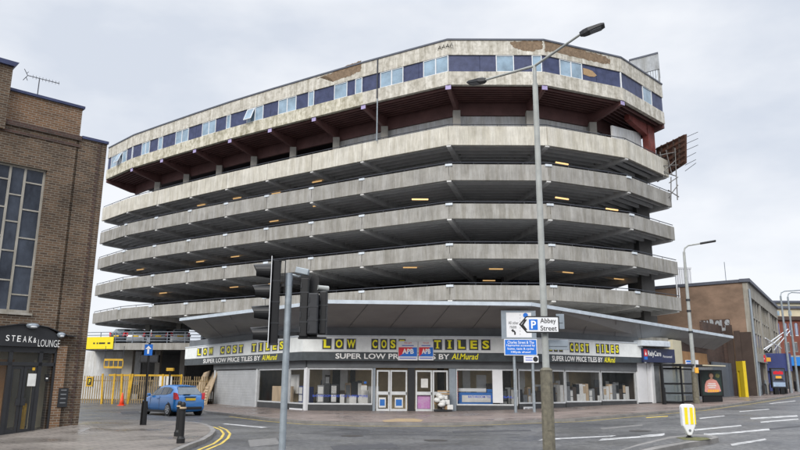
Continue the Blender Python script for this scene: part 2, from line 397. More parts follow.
class Seg:
    """a vertical wall line in plan, left to right"""
    def __init__(s, a, b):
        s.a, s.b = Vector((a[0], a[1], 0)), Vector((b[0], b[1], 0)); s.d = (s.b - s.a).normalized(); s.n = Vector((s.d.y, -s.d.x, 0)); s.len = (s.b - s.a).length
    def off(s, t): return Seg(s.a - s.n * t, s.b - s.n * t)         # t > 0 : behind
    def uz(s, x, y): p = onplane(x, y, s.a, s.b); return (p - s.a).dot(s.d), p.z
    def u(s, x, y=385): return s.uz(x, y)[0]
    def p(s, u, z, t=0): q = s.a + s.d * u - s.n * t; return Vector((q.x, q.y, z))
    def panel(s, mb, u0, u1, z0, z1, t0, t1): return mb.obox(s.p(u0, z0, t0), s.d * (u1 - u0), -s.n * (t1 - t0), (0, 0, z1 - z0))
    def write(s, mb, body, u0, u1, z0, z1, t, bold=0, shear=0): return write(mb, body, s.p(u0, z0, t), s.d * (u1 - u0), (0, 0, z1 - z0), bold, shear)
    def pxpoly(s, mb, pts, t0, t1):
        q = []
        for x, y in pts:
            u, z = s.uz(x, y); q.append(s.p(u, z, t0))
        return mb.prism(q, -s.n * (t1 - t0))

# ------------------------------------------------------------------ ground, road, pavements
LBO = Vector((-10.30, 23.39)); LBD = Vector((math.cos(R(43)), math.sin(R(43)))); LBN = Vector((LBD.y, -LBD.x))
def bump(X, Y):                                      # the paving ramps up along the brick building's wall
    v = Vector((X, Y)) - LBO; s = v.dot(LBD); t = v.dot(LBN)
    h = -.09 + .265 * max(0, min(1, (s + 2.4) / 2.4))
    f = max(0, min(1, (2.6 - t) / 2.2)) * max(0, min(1, (.9 - s) / .9)); f = f * f * (3 - 2 * f)
    return h * f
def sheet(name, poly, dz, m, kind='structure', solid=0, bumpy=False, grid=None):
    bm = bmesh.new(); f = bm.faces.new([bm.verts.new((p[0], p[1], 0)) for p in poly])
    xs = [2.0, 44.0] + ([i * .5 - 14 for i in range(24)] if bumpy else [])
    for x in xs: bmesh.ops.bisect_plane(bm, geom=bm.verts[:] + bm.edges[:] + bm.faces[:], plane_co=(x, 0, 0), plane_no=(1, 0, 0))
    if bumpy:
        for y in [i * .5 + 18 for i in range(22)]: bmesh.ops.bisect_plane(bm, geom=bm.verts[:] + bm.edges[:] + bm.faces[:], plane_co=(0, y, 0), plane_no=(0, 1, 0))
    bmesh.ops.triangulate(bm, faces=bm.faces[:])
    if solid:
        r = bmesh.ops.extrude_face_region(bm, geom=bm.faces[:])
        top = {v for v in r['geom'] if isinstance(v, bmesh.types.BMVert)}
    else: top = set(bm.verts)
    for v in bm.verts: v.co.z = g(v.co.x) + (dz + (bump(v.co.x, v.co.y) if bumpy else 0) if v in top else dz - solid)
    bmesh.ops.recalc_face_normals(bm, faces=bm.faces[:])
    if not solid:
        for q in bm.faces:
            if q.normal.z < 0: q.normal_flip()
    me = bpy.data.meshes.new(name); bm.to_mesh(me); bm.free(); me.materials.append(M[m])
    o = bpy.data.objects.new(name, me); COL.objects.link(o); W[o.name] = Matrix.Identity(4)
    if kind: o['kind'] = kind
    return o
def G(pts): return [tuple(gp(x, y)[:2]) for x, y in pts]
sheet('ground', [(-900, -300), (900, -300), (900, 1500), (-900, 1500)], -.05, 'asphalt')
sheet('road', [(-70, -20), (120, -20), (120, 160), (-70, 160)], 0, 'asphalt')
KS = G([(207, 413.5), (234, 416.5), (270, 421), (306, 424), (360, 425.8), (440, 426), (500, 424.3), (575, 421.5), (650, 415), (700, 410.5), (750, 403.5), (800, 395.7), (850, 389.5)])
back = [(70, 150), (40, 120), (22, 66), (-10, 66), (-17, 58), tuple(gp(199, 410.5)[:2])]
sheet('kerb', KS + back, .118, 'kerb_stone', solid=.3)
sheet('pavement', offp(KS, .16) + back, .124, 'pavement_block')
KL = G([(120, 478), (165, 461), (189, 449.5), (204, 443.8), (212, 438.5), (215.5, 434), (213, 430), (206, 427), (195, 425), (178, 424), (145, 423), (110, 422.4), (94, 423.4)])
backl = [(-14.2, 27.9), (-22, 32), (-26, 16), (-9, 9)]
sheet('kerb', KL + backl, .112, 'kerb_stone', solid=.3, bumpy=True)
sheet('pavement', offp(KL, .16) + backl, .118, 'pavement_slab', bumpy=True)
def ribbon(line, d0, d1, name, m, dz=.005):
    A, B = offp(line, d0), offp(line, d1)
    for i in range(len(A) - 1):
        pass
    return sheet(name, A + B[::-1], dz, m)
for k, (a, b) in enumerate(((-.22, -.30), (-.42, -.5))):
    ribbon(KL[1:8], a, b, 'road_marking', 'yellow_line', .005)
ribbon(KS[1:7], -.2, -.29, 'road_marking', 'yellow_line', .005)
ribbon(KS[6:12], -.2, -.29, 'road_marking', 'yellow_line', .005)
for q in ([(538, 440.6), (612, 436.6), (617, 435.4), (543, 438.8)], [(598, 441), (662, 436), (666, 434.6), (602, 438.8)],
          [(640, 437.2), (664, 434.6), (665, 433.4), (641, 435.6)], [(695, 431), (742, 426.2), (741, 425.1), (694, 429.3)],
          [(703, 436), (727, 434.2), (770, 430.4), (769, 428.6), (728, 432.6), (704, 433.6)], [(732, 446), (767, 440.2), (765, 438.8), (730, 444)],
          [(751, 419.4), (798, 416.8), (797, 415.2), (750, 418)], [(761, 423), (799, 419.8), (798, 418.6), (760, 421.8)],
          [(700, 419), (725, 416.4), (724, 415.6), (699, 418)], [(222, 424.2), (262, 428), (268, 427.4), (226, 423.6)],
          [(740, 412), (770, 409.6), (769, 409), (739, 411.3)], [(770, 404), (796, 401.2), (795, 400.6), (769, 403.4)]):
    sheet('road_marking', G(q), .005, 'white_line')
for q in ([(646, 413.5 + 4.6), (668, 412 + 4.6), (668, 411.3 + 4.6), (646, 412.8 + 4.6)],):
    sheet('road_marking', G(q), .006, 'yellow_line')
sheet('tactile_paving', [tuple(gp(x, y, .124)[:2]) for x, y in [(382, 420.6), (396, 418.6), (414, 418.6), (424, 420), (421, 421.8), (384, 422)]], .13, 'buff_paint')
# repairs, covers and worn seams in the tarmac
mat('asphalt_patch', (.06, .06, .065), .75, .35, 6, bump=.4, bscale=50)
mat('asphalt_pale', (.17, .165, .16), .8, .35, 5, bump=.4, bscale=50)
mat('iron_cover', (.05, .045, .042), .5, .4, 12)
for q, m_ in (([(330, 446), (392, 443.5), (400, 448), (334, 451)], 'asphalt_patch'), ([(452, 431), (530, 429.6), (532, 431.2), (453, 432.8)], 'asphalt_patch'), ([(248, 440), (276, 438), (280, 444), (250, 447)], 'asphalt_pale'),
              ([(600, 428), (642, 424.4), (643, 425.8), (602, 429.6)], 'asphalt_pale'), ([(300, 433), (520, 434.4), (520, 435), (300, 433.6)], 'asphalt_patch'), ([(120, 412), (138, 411), (141, 413.4), (122, 414.4)], 'asphalt_patch'), ([(740, 431), (800, 425.6), (800, 427), (741, 432.6)], 'asphalt_patch')):
    sheet('road_repair', G(q), .0025, m_)
for px, py in ((352, 436), (436, 440.5), (640, 431)):
    c = gp(px, py); r_ = .36
    sheet('manhole_cover', [(c.x + r_ * math.cos(k * math.tau / 20), c.y + r_ * math.sin(k * math.tau / 20)) for k in range(20)], .007, 'iron_cover')
for px, py in ((231, 418.6), (486, 426.4), (668, 415.4)):
    c = gp(px, py); sheet('drain_grating', [(c.x - .25, c.y - .35), (c.x + .25, c.y - .35), (c.x + .25, c.y + .1), (c.x - .25, c.y + .1)], .0075, 'iron_cover')
IS = G([(540, 482), (600, 462), (640, 448.6), (668, 441.2), (690, 438.6), (706, 438.6), (716, 440.2), (719, 442), (712, 443.8), (690, 447.4), (660, 453.5), (620, 462), (560, 482)])
sheet('traffic_island', IS, .115, 'kerb_stone', solid=.3)
isl_in = G([(560, 476), (640, 450.4), (670, 443.2), (692, 440.4), (708, 440.6), (713, 441.8), (690, 445.4), (655, 451.4), (600, 466)])
sheet('traffic_island', isl_in, .12, 'asphalt')
tag(sheet('grass', [tuple(gp(x, y, .12)[:2]) for x, y in [(676, 437.6), (690, 437), (706, 437.6), (711, 439.4), (700, 440.6), (684, 440)]], .126, 'grass_dry', kind='stuff'), 'thin strip of grass and moss around the island bollard', 'grass')

# ------------------------------------------------------------------ the multi-storey car park
K = 46 / 43
TOPV = [Vector(v) * K for v in [(-28.8, 65.8), (-24.9, 62.0), (-21.2, 59.2), (-17.5, 56.45), (-13.9, 53.85), (-10.2, 51.35), (-6.5, 48.95), (-2.7, 46.5), (3.1, 43.0), (9.5, 42.95), (15.45, 45.45), (20.0, 49.95)]]
DL = [Vector(v) for v in [(1.3, -2.7), (1.6, -3.6), (1.35, -3.2), (1.1, -2.6), (.9, -2.0), (.65, -1.5), (.4, -.9), (.2, -.4), (0, 0), (0, 0), (.1, .1), (-.35, -1.2)]]
LZ = [19.12, 16.34, 13.555, 10.77, 7.99]            # parapet tops of the five decks
PH = [1.39, 1.14, 1.05, 1.0, .98]                   # parapet heights
def lev(i): return [tuple(a + b * (i / 4)) for a, b in zip(TOPV, DL)]
cp = empty('car_park', (0, 52, 0), 0, 'huge curved concrete multi-storey car park with stacked decks and blue panelled office storey', 'car park')
BK = [(17, 78), (-14, 92)]
def hit(px, py, line):
    d = ray(px, py)
    for i, (a, b) in enumerate(zip(line, line[1:])):
        s = Seg(a, b); p = onplane(px, py, a, b); u = (p - s.a).dot(s.d)
        if -.02 <= u <= s.len + .02 and p.y > 0: return s, u, p.z
    raise ValueError((px, py))
def deckpoly(line, d): return offp(line, d) + [(19, 66), (12, 84), (-16, 96)]
for i in range(5):
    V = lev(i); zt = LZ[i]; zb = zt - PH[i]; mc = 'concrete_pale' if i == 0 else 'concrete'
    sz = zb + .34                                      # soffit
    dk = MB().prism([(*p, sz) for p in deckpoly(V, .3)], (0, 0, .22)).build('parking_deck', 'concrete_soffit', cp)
    pm = MB()
    A = offp(V, 0)
    for a, b in zip(V, V[1:]):                         # precast panels with open joints
        s = Seg(a, b); n = max(1, round(s.len / 7)); w = s.len / n
        for k in range(n): s.panel(pm, k * w + .02, (k + 1) * w - .02, zb, zt, 0, .2)
    pm.build('parapet', mc, dk, bevel=.02)
    MB().strip(V, zb + .1, zb + .36, .55, .78).build('edge_beam', 'concrete_beam', dk)
    jm = MB()
    for k in range(12): jm.strip(V, sz - .26, sz + .02, 1.3 + k * .75, 1.46 + k * .75)
    jm.build('joists', 'joist_pale', dk)
    for j in range(len(V)):
        m_ = mitre(V, j); a = Vector((*V[j], 0)); d3 = Vector((m_.x, m_.y, 0)); t = Vector((-m_.y, m_.x, 0))
        a = a + d3 * .05
        if j == 0: a += Vector((.35, -.1, 0))
        if j == len(V) - 1: a += Vector((-.3, -.2, 0))
        w = .3; prof = [(0, sz), (0, zb - .1), (.25, zb - .14), (3.1, sz - .62), (9.5, sz - .62), (9.5, sz)]
        MB().prism([a + d3 * x - t * w / 2 + Vector((0, 0, z)) for x, z in prof], t * w).build('bracket', 'concrete_beam', dk)
        if 0 < j < len(V) - 1:
            s = Seg(V[j - 1], V[j])
            if i > 0:
                c = a - d3 * .09
                MB().obox(c - t * .24 + Vector((0, 0, zt - .13)), t * .48, d3 * .1, (0, 0, .15)).build('tag_plate', 'pale_tag', dk)
    rm = MB(); RL = offp(V, .12); h = zt + .17
    for a, b in zip(RL, RL[1:]):
        rm.tube((*a, h), (*b, h), .03, n=6)
        n = max(1, int((Vector(b) - Vector(a)).length / 1.6))
        for k in range(n):
            q = Vector(a).lerp(Vector(b), k / n); rm.tube((*q, zt - .1), (*q, h), .02, n=5)
    rm.build('handrail', 'rail_dark', dk)
# columns: short ones at the top, carrying the office; tall ones set far back below
for j in range(1, 11):
    m_ = mitre(lev(0), j); q = Vector(lev(0)[j]) + m_ * 3.05
    MB().box(q.x - .27, q.x + .27, q.y - .27, q.y + .27, 17.9, 21.38).build('column', 'column_concrete', cp)
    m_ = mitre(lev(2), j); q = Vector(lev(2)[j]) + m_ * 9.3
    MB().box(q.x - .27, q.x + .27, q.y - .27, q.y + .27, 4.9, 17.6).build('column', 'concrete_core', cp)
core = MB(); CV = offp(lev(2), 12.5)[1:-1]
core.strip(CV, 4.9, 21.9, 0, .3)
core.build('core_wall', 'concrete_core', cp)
MB().strip(offp(lev(0), 3.45)[6:], 17.9, 21.2, 0, .15).build('rendered_wall', 'render_white', cp)
for x0, x1, y0, y1, z0, z1 in ((18.7, 19.7, 53.7, 57, 6, 18.2),): MB().box(x0, x1, y0, y1, z0, z1).build('end_pier', 'concrete_core', cp)
MB().box(-25.6, -24.9, 73, 80, 6, 20).build('end_pier', 'concrete_core', cp)
# soffit lamps
for i, px, py in ((0, 201, 205.5), (0, 237, 198.5), (0, 276, 193.5), (0, 317, 182), (1, 274, 221.5), (1, 318, 206), (1, 562, 164), (2, 200, 262), (2, 235, 257), (2, 562, 199), (2, 612, 210), (2, 420, 200),
                  (3, 163, 293.4), (3, 234, 287.5), (3, 496, 269.5), (3, 568, 273), (3, 619, 279.5), (3, 489, 281), (2, 140, 270), (3, 273, 284), (1, 346, 240), (3, 410, 268)):
    try:
        p = atz(px, py, LZ[i] - PH[i] + .02)
    except Exception: continue
    if p.y < 0: continue
    d_ = Vector((.85, -.53, 0)) if p.x < 0 else (Vector((1, 0, 0)) if px < 560 else Vector((.9, .43, 0)))
    MB().obox(p - d_ * .5 - Vector((0, .06, 0)), d_ * 1.0, (0, .12, 0), (0, 0, .07)).build('strip_light', 'strip_lamp', cp)

# office storey
OV = lev(0); OV = [tuple(Vector(v)) for v in OV]
z0, z1, z2, z3 = 22.22, 23.22, 24.5, 25.62
of = MB().prism([(*p, z3 - .15) for p in deckpoly(OV, .25)], (0, 0, .12)).build('office_storey', 'concrete_core', cp)
for nm, zz0, zz1, m in (('lower_band', z0, z1, None), ('upper_band', z2, z3, 'concrete_cream')):
    if m is None:
        MB().strip(OV[:8], zz0, zz1, 0, .3).build(nm, 'concrete_mossy', of)
        MB().strip(OV[7:], zz0, zz1, 0, .3).build(nm, 'concrete_cream', of)
    else: MB().strip(OV, zz0, zz1, 0, .3).build(nm, m, of)
MB().strip(OV, z3, z3 + .12, -.06, .5).build('roof_capping', 'roof_cap', of)
pm = MB()
for a, b in zip(OV, OV[1:]):
    s = Seg(a, b); n = max(1, round(s.len / 2.2)); w = s.len / n
    for k in range(n): s.panel(pm, k * w + .012, (k + 1) * w - .012, z1 + .003, z2 - .003, .09, .25)
pm.build('spandrel_panel', 'navy_panel', of)
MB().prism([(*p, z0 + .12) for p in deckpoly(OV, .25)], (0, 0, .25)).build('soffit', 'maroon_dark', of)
jm = MB()
for k in range(7): jm.strip(OV, z0 - .1, z0 + .125, .5 + k * .38, .6 + k * .38)
jm.strip(OV, z0 - 1.0, z0 + .13, 3.25, 3.44)
jm.build('joists', 'maroon_steel', of)
for j in range(len(OV)):
    m_ = mitre(OV, j); a = Vector((*OV[j], 0)); d3 = Vector((m_.x, m_.y, 0)); t = Vector((-m_.y, m_.x, 0))
    a = a + d3 * .12
    w = .26; prof = [(0, z0 + .1), (0, z0 - .3), (2.7, z0 - .85), (3.24, z0 - .85), (3.24, z0 + .1)]
    MB().prism([a + d3 * x - t * w / 2 + Vector((0, 0, z)) for x, z in prof], t * w).build('bracket', 'maroon_steel', of)
    if 0 < j < len(OV) - 1: MB().obox(a - d3 * .05 - t * .2 + Vector((0, 0, z0 - .33)), t * .4, d3 * .045, (0, 0, .31)).build('end_plate', 'lilac_paint', of)
mid_px = [(90, 182), (106, 172), (130, 157), (180, 138), (270, 108), (360, 80), (447, 62), (543, 62), (620, 76), (664, 101)]
def midy(x):
    for (xa, ya), (xb, yb) in zip(mid_px, mid_px[1:]):
        if xa <= x <= xb: return ya + (yb - ya) * (x - xa) / (xb - xa)
def window(xa, xb, split=True, open_=0):
    s, u0, _ = hit(xa, midy(xa), OV); p = onplane(xb, midy(xb), s.a, s.b); u1 = (p - s.a).dot(s.d)
    za, zc = z1 - .01, z2 - .004
    if u1 > s.len + .25: u1 = s.len - .02
    w = MB(); f = .058
    s.panel(w, u0, u1, za, za + f, .03, .14); s.panel(w, u0, u1, zc - f, zc, .03, .14)
    s.panel(w, u0, u0 + f, za + f, zc - f, .03, .14); s.panel(w, u1 - f, u1, za + f, zc - f, .03, .14)
    um = (u0 + u1) / 2
    two = split and u1 - u0 > 1.0
    if two: s.panel(w, um - f * .7, um + f * .7, za + f, zc - f, .03, .14)
    o = w.build('window', 'upvc_white', cp)
    for q0, q1 in (((u0, um), (um, u1)) if two else ((u0, u1),)):
        pn = MB(); s.panel(pn, q0 + f * .8, q1 - f * .8, za + f * .8, zc - f * .8, .075, .09); pn.build('pane', 'sky_tint_glass', o)
    if open_:
        c = MB(); b = s.p(u0 + .1, zc - .12, -.02); a = s.p(u0 + .1, za + .16, -.42); dx = s.d * ((um if two else u1) - u0 - .15)
        for e0, e1 in ((b, a), (b + dx, a + dx), (b, b + dx), (a, a + dx)): c.bar(e0, e1, .07, .05)
        c.build('open_casement', 'upvc_white', o)
        MB().prism([b, b + dx, a + dx, a], s.n * .01).build('pane', 'sky_tint_glass', o)
for a in ((110, 116, 0), (117, 126, 1, 1), (131, 136), (141, 149), (157.5, 166), (175, 188), (201.7, 215.3), (226, 236, 0), (246.7, 263, 1, 1), (278, 296), (308, 321, 0), (334, 347, 0), (355, 362, 0),
          (380, 403), (423, 448), (496, 514, 0), (532, 542, 0), (560, 582.5), (620.5, 628.7, 0), (643, 652, 0)):
    window(*a)
# where the cement render has come away from the upper band
def patch(xs, name='worn_patch', m='exposed_aggregate', parent=None):
    s, _, _ = hit(*xs[0], OV); mb = MB(); pts = []
    for (xa, ya), (xb, yb) in zip(xs, xs[1:] + xs[:1]):
        for k in range(9):
            f = k / 9; j = 0 if k == 0 else .7
            pts.append((xa + (xb - xa) * f + random.uniform(-j, j), ya + (yb - ya) * f + random.uniform(-j, j)))
    s.pxpoly(mb, pts, -.004, .05); mb.build(name, m, parent or of)
patch([(317, 79), (332, 73), (350, 64.5), (361, 60.5), (361, 71), (352, 75), (333, 82), (331, 79), (325, 76.5)])
patch([(509, 41.5), (526, 41), (542.5, 40.5), (542.5, 48.5), (531, 51.5), (521, 50), (513, 47)])
patch([(544.8, 41), (562, 45), (585, 50.5), (605, 56), (611, 60), (610, 64.2), (600, 63), (575, 57), (553, 51.6), (544.8, 51.8)])
def pitch_patch():
    s, u, z = hit(583, 68, OV); mb = MB()
    s.pxpoly(mb, [(583.5, 67.5), (588, 68.5), (593, 70.5), (597.5, 75), (595, 76.5), (590, 76), (584, 74)], .07, .12); mb.build('worn_patch', 'cardboard', of)
pitch_patch()
tg = MB()                                             # the sprayed tag near the bend
s, u, z = hit(441, 44.5, OV)
for k in range(4):
    c = u - .25 + k * .32
    tg.bar(s.p(c, 25.0, -.012), s.p(c + .16, 25.35, -.012), .05, .01); tg.bar(s.p(c + .16, 25.35, -.012), s.p(c + .26, 25.05, -.012), .05, .01); tg.bar(s.p(c, 25.18, -.012), s.p(c + .25, 25.14, -.012), .05, .01)
tg.build('graffiti', 'black_grey', of)
# drain pipe from office to deck
p = onplane(377.5, 100, OV[7], OV[8]); MB().tube((p.x, p.y - .2, z0 + .1), (p.x, p.y - .2, 19.0), .05, n=8).build('drain_pipe', 'galvanised', cp)
p = onplane(377.5, 66, OV[7], OV[8]); MB().tube((p.x, p.y - .07, z0 + .2), (p.x, p.y - .07, z3), .05, n=8).build('drain_pipe', 'rail_dark', cp)
# end wall, red steelwork and the roof plant room on the right
e = Vector(OV[-1]); s = Seg(OV[-2], OV[-1])
MB().obox(s.p(s.len - 1.25, 18.6, .9), s.d * 1.15, -s.n * .5, (0, 0, 3.6)).build('end_frame', 'red_paint', cp)
MB().prism([s.p(s.len - 1.26, 21.2, .95), s.p(s.len - 4.2, 21.75, .95), s.p(s.len - 4.2, 22.2, .95), s.p(s.len - 1.26, 22.2, .95)], -s.n * .4).build('end_frame', 'red_paint', cp)
MB().prism([s.p(.9, 18.2, 1.5), s.p(s.len - 1.3, 18.2, 1.5), s.p(s.len - 1.3, 21.5, 1.5), s.p(.9, 20.9, 1.5)], -s.n * .15).build('rendered_wall', 'render_white', cp)
sp_ = Seg((19.6, 55.5), (23.1, 55.5))
def at_y(x, y, Y): return aty(x, y, Y)
a = at_y(630.5, 61, 54.5); b = atz(657.8, 54, a.z)
q = Seg((a.x, a.y), (b.x, b.y)); va = Vector((a.x, a.y, 0)).normalized() * 5; vb = Vector((b.x, b.y, 0)).normalized() * 5
def pbox_(z0_, z1_, o): return MB().prism([q.p(-o, z0_, -o), q.p(q.len + o * .5, z0_, -o), q.p(q.len + o * .5, z0_, 0) + vb, q.p(-o, z0_, 0) + va], (0, 0, z1_ - z0_))
rpo = pbox_(25.75, a.z - 1.35, 0).build('plant_room', 'pale_cladding', cp)
pbox_(a.z - 1.35, a.z, .06).build('cornice', 'pale_cladding', rpo)
pbox_(a.z + .003, a.z + .14, .1).build('roof_capping', 'roof_cap', rpo)
for k in range(4): MB().obox(q.p(q.len - .85 + k * .2, 25.8, -.04), q.d * .12, -q.n * .05, (0, 0, a.z - 27.2)).build('louvre', 'pale_tag', rpo)
MB().obox(q.p(q.len - 2.3, 25.8, -.035), q.d * 1.2, -q.n * .04, (0, 0, a.z - 27.2)).build('boarded_opening', 'wood_board', rpo)
# first deck on the left: slab, railing, its columns
pod = [(-29, 62.5), (-24.6, 61.2), (-18.3, 60.3), (-8, 59.4)]
fd = MB().prism([(*p, 4.42) for p in offp(pod, .25) + [(-8, 86), (-30, 92)]], (0, 0, .38)).build('podium_deck', 'concrete_soffit', cp)
MB().strip(pod, 4.28, 4.85, 0, .25).build('edge_beam', 'concrete', fd)
rm = MB(); RL = offp(pod, .12)
for zz in (5.05, 5.3, 5.55, 5.8): 
    for a, b in zip(RL, RL[1:]): rm.tube((*a, zz), (*b, zz), .035, n=6)
for a, b in zip(RL, RL[1:]):
    n = max(1, int((Vector(b) - Vector(a)).length / 1.3))
    for k in range(n):
        q_ = Vector(a).lerp(Vector(b), k / n); rm.tube((*q_, 4.8), (*q_, 5.82), .04, n=5)
rm.build('railing', 'rail_grey', fd)
for px in (127, 157, 182):
    p = aty(px, 380, 64 if px == 127 else 65.5); w = .45 if px == 127 else .22
    MB().box(p.x - w, p.x + w, p.y - .3, p.y + .3, -.1, 4.42).build('column', 'column_concrete', fd)
for px in (148, 179): 
    p = aty(px, 330, 66); MB().box(p.x - .2, p.x + .2, p.y - .2, p.y + .2, 4.8, 7.2).build('column', 'column_concrete', fd)
MB().box(-31, -6, 76, 76.4, -.1, 4.42).build('back_wall', 'concrete_core', fd)
MB().box(-33, -24.6, 68, 68.4, -.1, 4.42).build('rendered_wall', 'render_white', fd)
MB().obox((-25.2, 66, .6), (9, -3.2, -.6), (.05, .14, 0), (0, 0, .8)).build('ramp_wall', 'concrete_core', fd)
MB().box(-14.5, -7, 62, 62.4, 0, 4.42).build('back_wall', 'interior_dark', fd)

# shop canopy: an upswept concrete wing all along the shop front
S0, S1, S2, S3 = (-16.6, 55.2), (-5.42, 40.0), (6.6, 40.0), (15.57, 45.35)
WALL = [S0, S1, S2, S3, (18.9, 48.0), (24.2, 54.6), (27.9, 58.3)]
GL = offp(WALL, .45)
T = [atz(180, 321, 5.62), atz(327, 303.5, 5.62), atz(531, 306, 5.62), atz(733, 338.5, 5.12)]
I = [Vector((*offp(WALL, .3)[0], 4.72)), Vector((*offp(WALL, .3)[1], 4.72)), Vector((*offp(WALL, .3)[2], 4.72)), Vector((*offp(WALL, .3)[3], 4.6))]
i4 = aty(714, 350, 54.2); I.append(i4)
I[0] = Vector((-14.2, 52.2, 4.72))
cn = MB()
def quadsolid(a, b, c, d, th=.12): cn.prism([a, b, c, d], (0, 0, th))
for a, b, c, d in ((T[0], T[1], I[1], I[0]), (T[1], T[2], I[2], I[1])):
    n = 3
    cn.prism([a, b, c, d], (0, 0, .1))
f = .42; tm = T[2].lerp(T[3], f)
cn.prism([T[2], tm, I[3], I[2]], (0, 0, .1)); cn.prism([tm, T[3], I[4], I[3]], (0, 0, .1))
can = cn.build('shop_canopy', 'canopy_soffit', cp)
ed = MB(); TE = [(t.x, t.y) for t in T]
for a, b in zip(T, T[1:]):
    s = Seg(a, b); u = Vector((0, 0, 1))
    nn = s.n
    ed.prism([a - nn * .15 + u * .0, b - nn * .15, b + nn * .05, a + nn * .05], (0, 0, .19))
ed.build('canopy_edge', 'canopy_edge', can)
jb = lambda a, b, w: MB().bar(a, b, w, .02).build('joint', 'grey_cladding', can)   # board joints under the wing
for k in range(1, 9):
    f = k / 9; a = T[2].lerp(T[3], f); b = (I[2].lerp(I[3], f / .42) if f < .42 else I[3].lerp(I[4], (f - .42) / .58))
    jb(a - Vector((0, 0, .012)), b - Vector((0, 0, .012)), .02)
for k in range(1, 5):
    f = k / 5; jb(T[0].lerp(T[1], f) - Vector((0, 0, .012)), I[0].lerp(I[1], f) - Vector((0, 0, .012)), .012)
    jb(T[1].lerp(T[2], f) - Vector((0, 0, .012)), I[1].lerp(I[2], f) - Vector((0, 0, .012)), .012)
MB().strip(WALL[:4], 4.1, 4.74, .28, .5).build('upper_wall', 'grey_cladding', cp)
top_in = [(p.x, p.y, 4.83) for p in I]
MB().prism(top_in + [(20, 62, 4.83), (-10, 62, 4.83)], (0, 0, .12)).build('podium_roof', 'concrete', cp)

# ------------------------------------------------------------------ the tile shop under the canopy
FS = [Seg(S0, S1), Seg(S1, S2), Seg(S2, S3)]           # fascia line
GS = [Seg(GL[i], GL[i + 1]) for i in range(3)]         # glazing line
gS, gM, gR = GS
FB, FT = 2.86, 4.19
shop = empty('tile_shop', (0, 42, 0), 0, 'long tile shop with glazed front under the grey canopy of the car park', 'shop')
ZT, ZS, ZB = 2.42, .45, 0.0
sb = MB()
for k, s in enumerate(GS):
    u0 = s.u(214) if k == 0 else 0
    s.panel(sb, u0, s.len - .003, ZT + .06, FB + .3, -.12, .1)
sb.build('shutter_housing', 'grey_cladding', shop)
def pane(seg, xa, xb, name='window', zb=ZS, zt=ZT, mull=(), riser=True, fm='alu_frame', bars=()):
    ua, ub = seg.u(xa), seg.u(xb); f = .05
    w = MB()
    seg.panel(w, ua, ub, zb, zb + f * 1.6, -.03, .05); seg.panel(w, ua, ub, zt - f, zt + .055, -.03, .05)
    seg.panel(w, ua, ua + f, zb + f * 1.6, zt - f, -.03, .05); seg.panel(w, ub - f, ub, zb + f * 1.6, zt - f, -.03, .05)
    for x in mull: u = seg.u(x); seg.panel(w, u - f / 2, u + f / 2, zb + f * 1.6, zt - f, -.025, .045)
    for z in bars: seg.panel(w, ua + f, ub - f, z, z + f * 1.6, -.02, .04)
    o = w.build(name, fm, shop)
    p = MB(); seg.panel(p, ua + f * .7, ub - f * .7, zb + f, zt - f * .7, .005, .02); p.build('pane', 'shop_glass', o)
    if riser:
        r = MB(); seg.panel(r, ua, ub, -.3, zb - .004, -.02, .08); r.build('stall_riser', 'dark_riser', shop)
    return o
def pier(seg, xa, xb, m='alu_frame', z0=-.2, z1=ZT + .055):
    p = MB(); seg.panel(p, seg.u(xa), seg.u(xb), z0, z1, -.07, .12); p.build('pier', m, shop)
# left wing
sh = MB(); ua, ub = gS.u(216), gS.u(256.5)
n = 26
for k in range(n): gS.panel(sh, ua, ub, ZT - (k + 1) * (ZT + .1) / n + .012, ZT - k * (ZT + .1) / n, .0, .05)
so_ = sh.build('roller_shutter', 'shutter_steel', shop)
gd = MB(); gS.panel(gd, ua, ub, -.15, ZT, .055, .07); gd.build('shutter_curtain', 'grey_cladding', so_)
for x in (215, 257.3): pier(gS, x - .8, x + .8)
pane(gS, 258.5, 289); pane(gS, 289.6, 304.4, mull=())
pier(gS, 304.8, 307.4, 'sign_white')
# middle
pane(gM, 307.8, 372.4); pier(gM, 372.8, 375.4, 'sign_grey')
def door(xa, xb, xm):
    for a, b in ((xa, xm), (xm, xb)):
        ua, ub = gM.u(a) + .012, gM.u(b) - .012; f = .09; zb, zt = .04, 2.36
        w = MB(); gM.panel(w, ua, ub, zb, zb + .2, 0, .06); gM.panel(w, ua, ub, zt - f, zt, 0, .06); gM.panel(w, ua, ub, 1.0, 1.18, 0, .06)
        gM.panel(w, ua, ua + f, zb + .2, zt - f, .002, .058); gM.panel(w, ub - f, ub, zb + .2, zt - f, .002, .058)
        o = w.build('door', 'alu_frame', shop)
        p = MB(); gM.panel(p, ua + .06, ub - .06, zb + .15, zt - .06, .025, .035); p.build('pane', 'shop_glass', o)
        h = MB(); gM.panel(h, ub - .07, ub - .03, 1.02, 1.16, -.05, 0); h.build('handle', 'dark_frame', o)
door(376.3, 407.4, 390); door(415.3, 448.2, 432.4)
st = MB(); gM.panel(st, gM.u(375.6), gM.u(449), -.2, .035, -.25, .1); st.build('doorstep', 'kerb_stone', shop)
pier(gM, 407.8, 414.8, 'dark_frame', 0); pier(gM, 449, 456, 'sign_grey')
pane(gM, 456.4, 517)
pier(gM, 492.5, 502.5, 'sign_white', .6, 2.4)
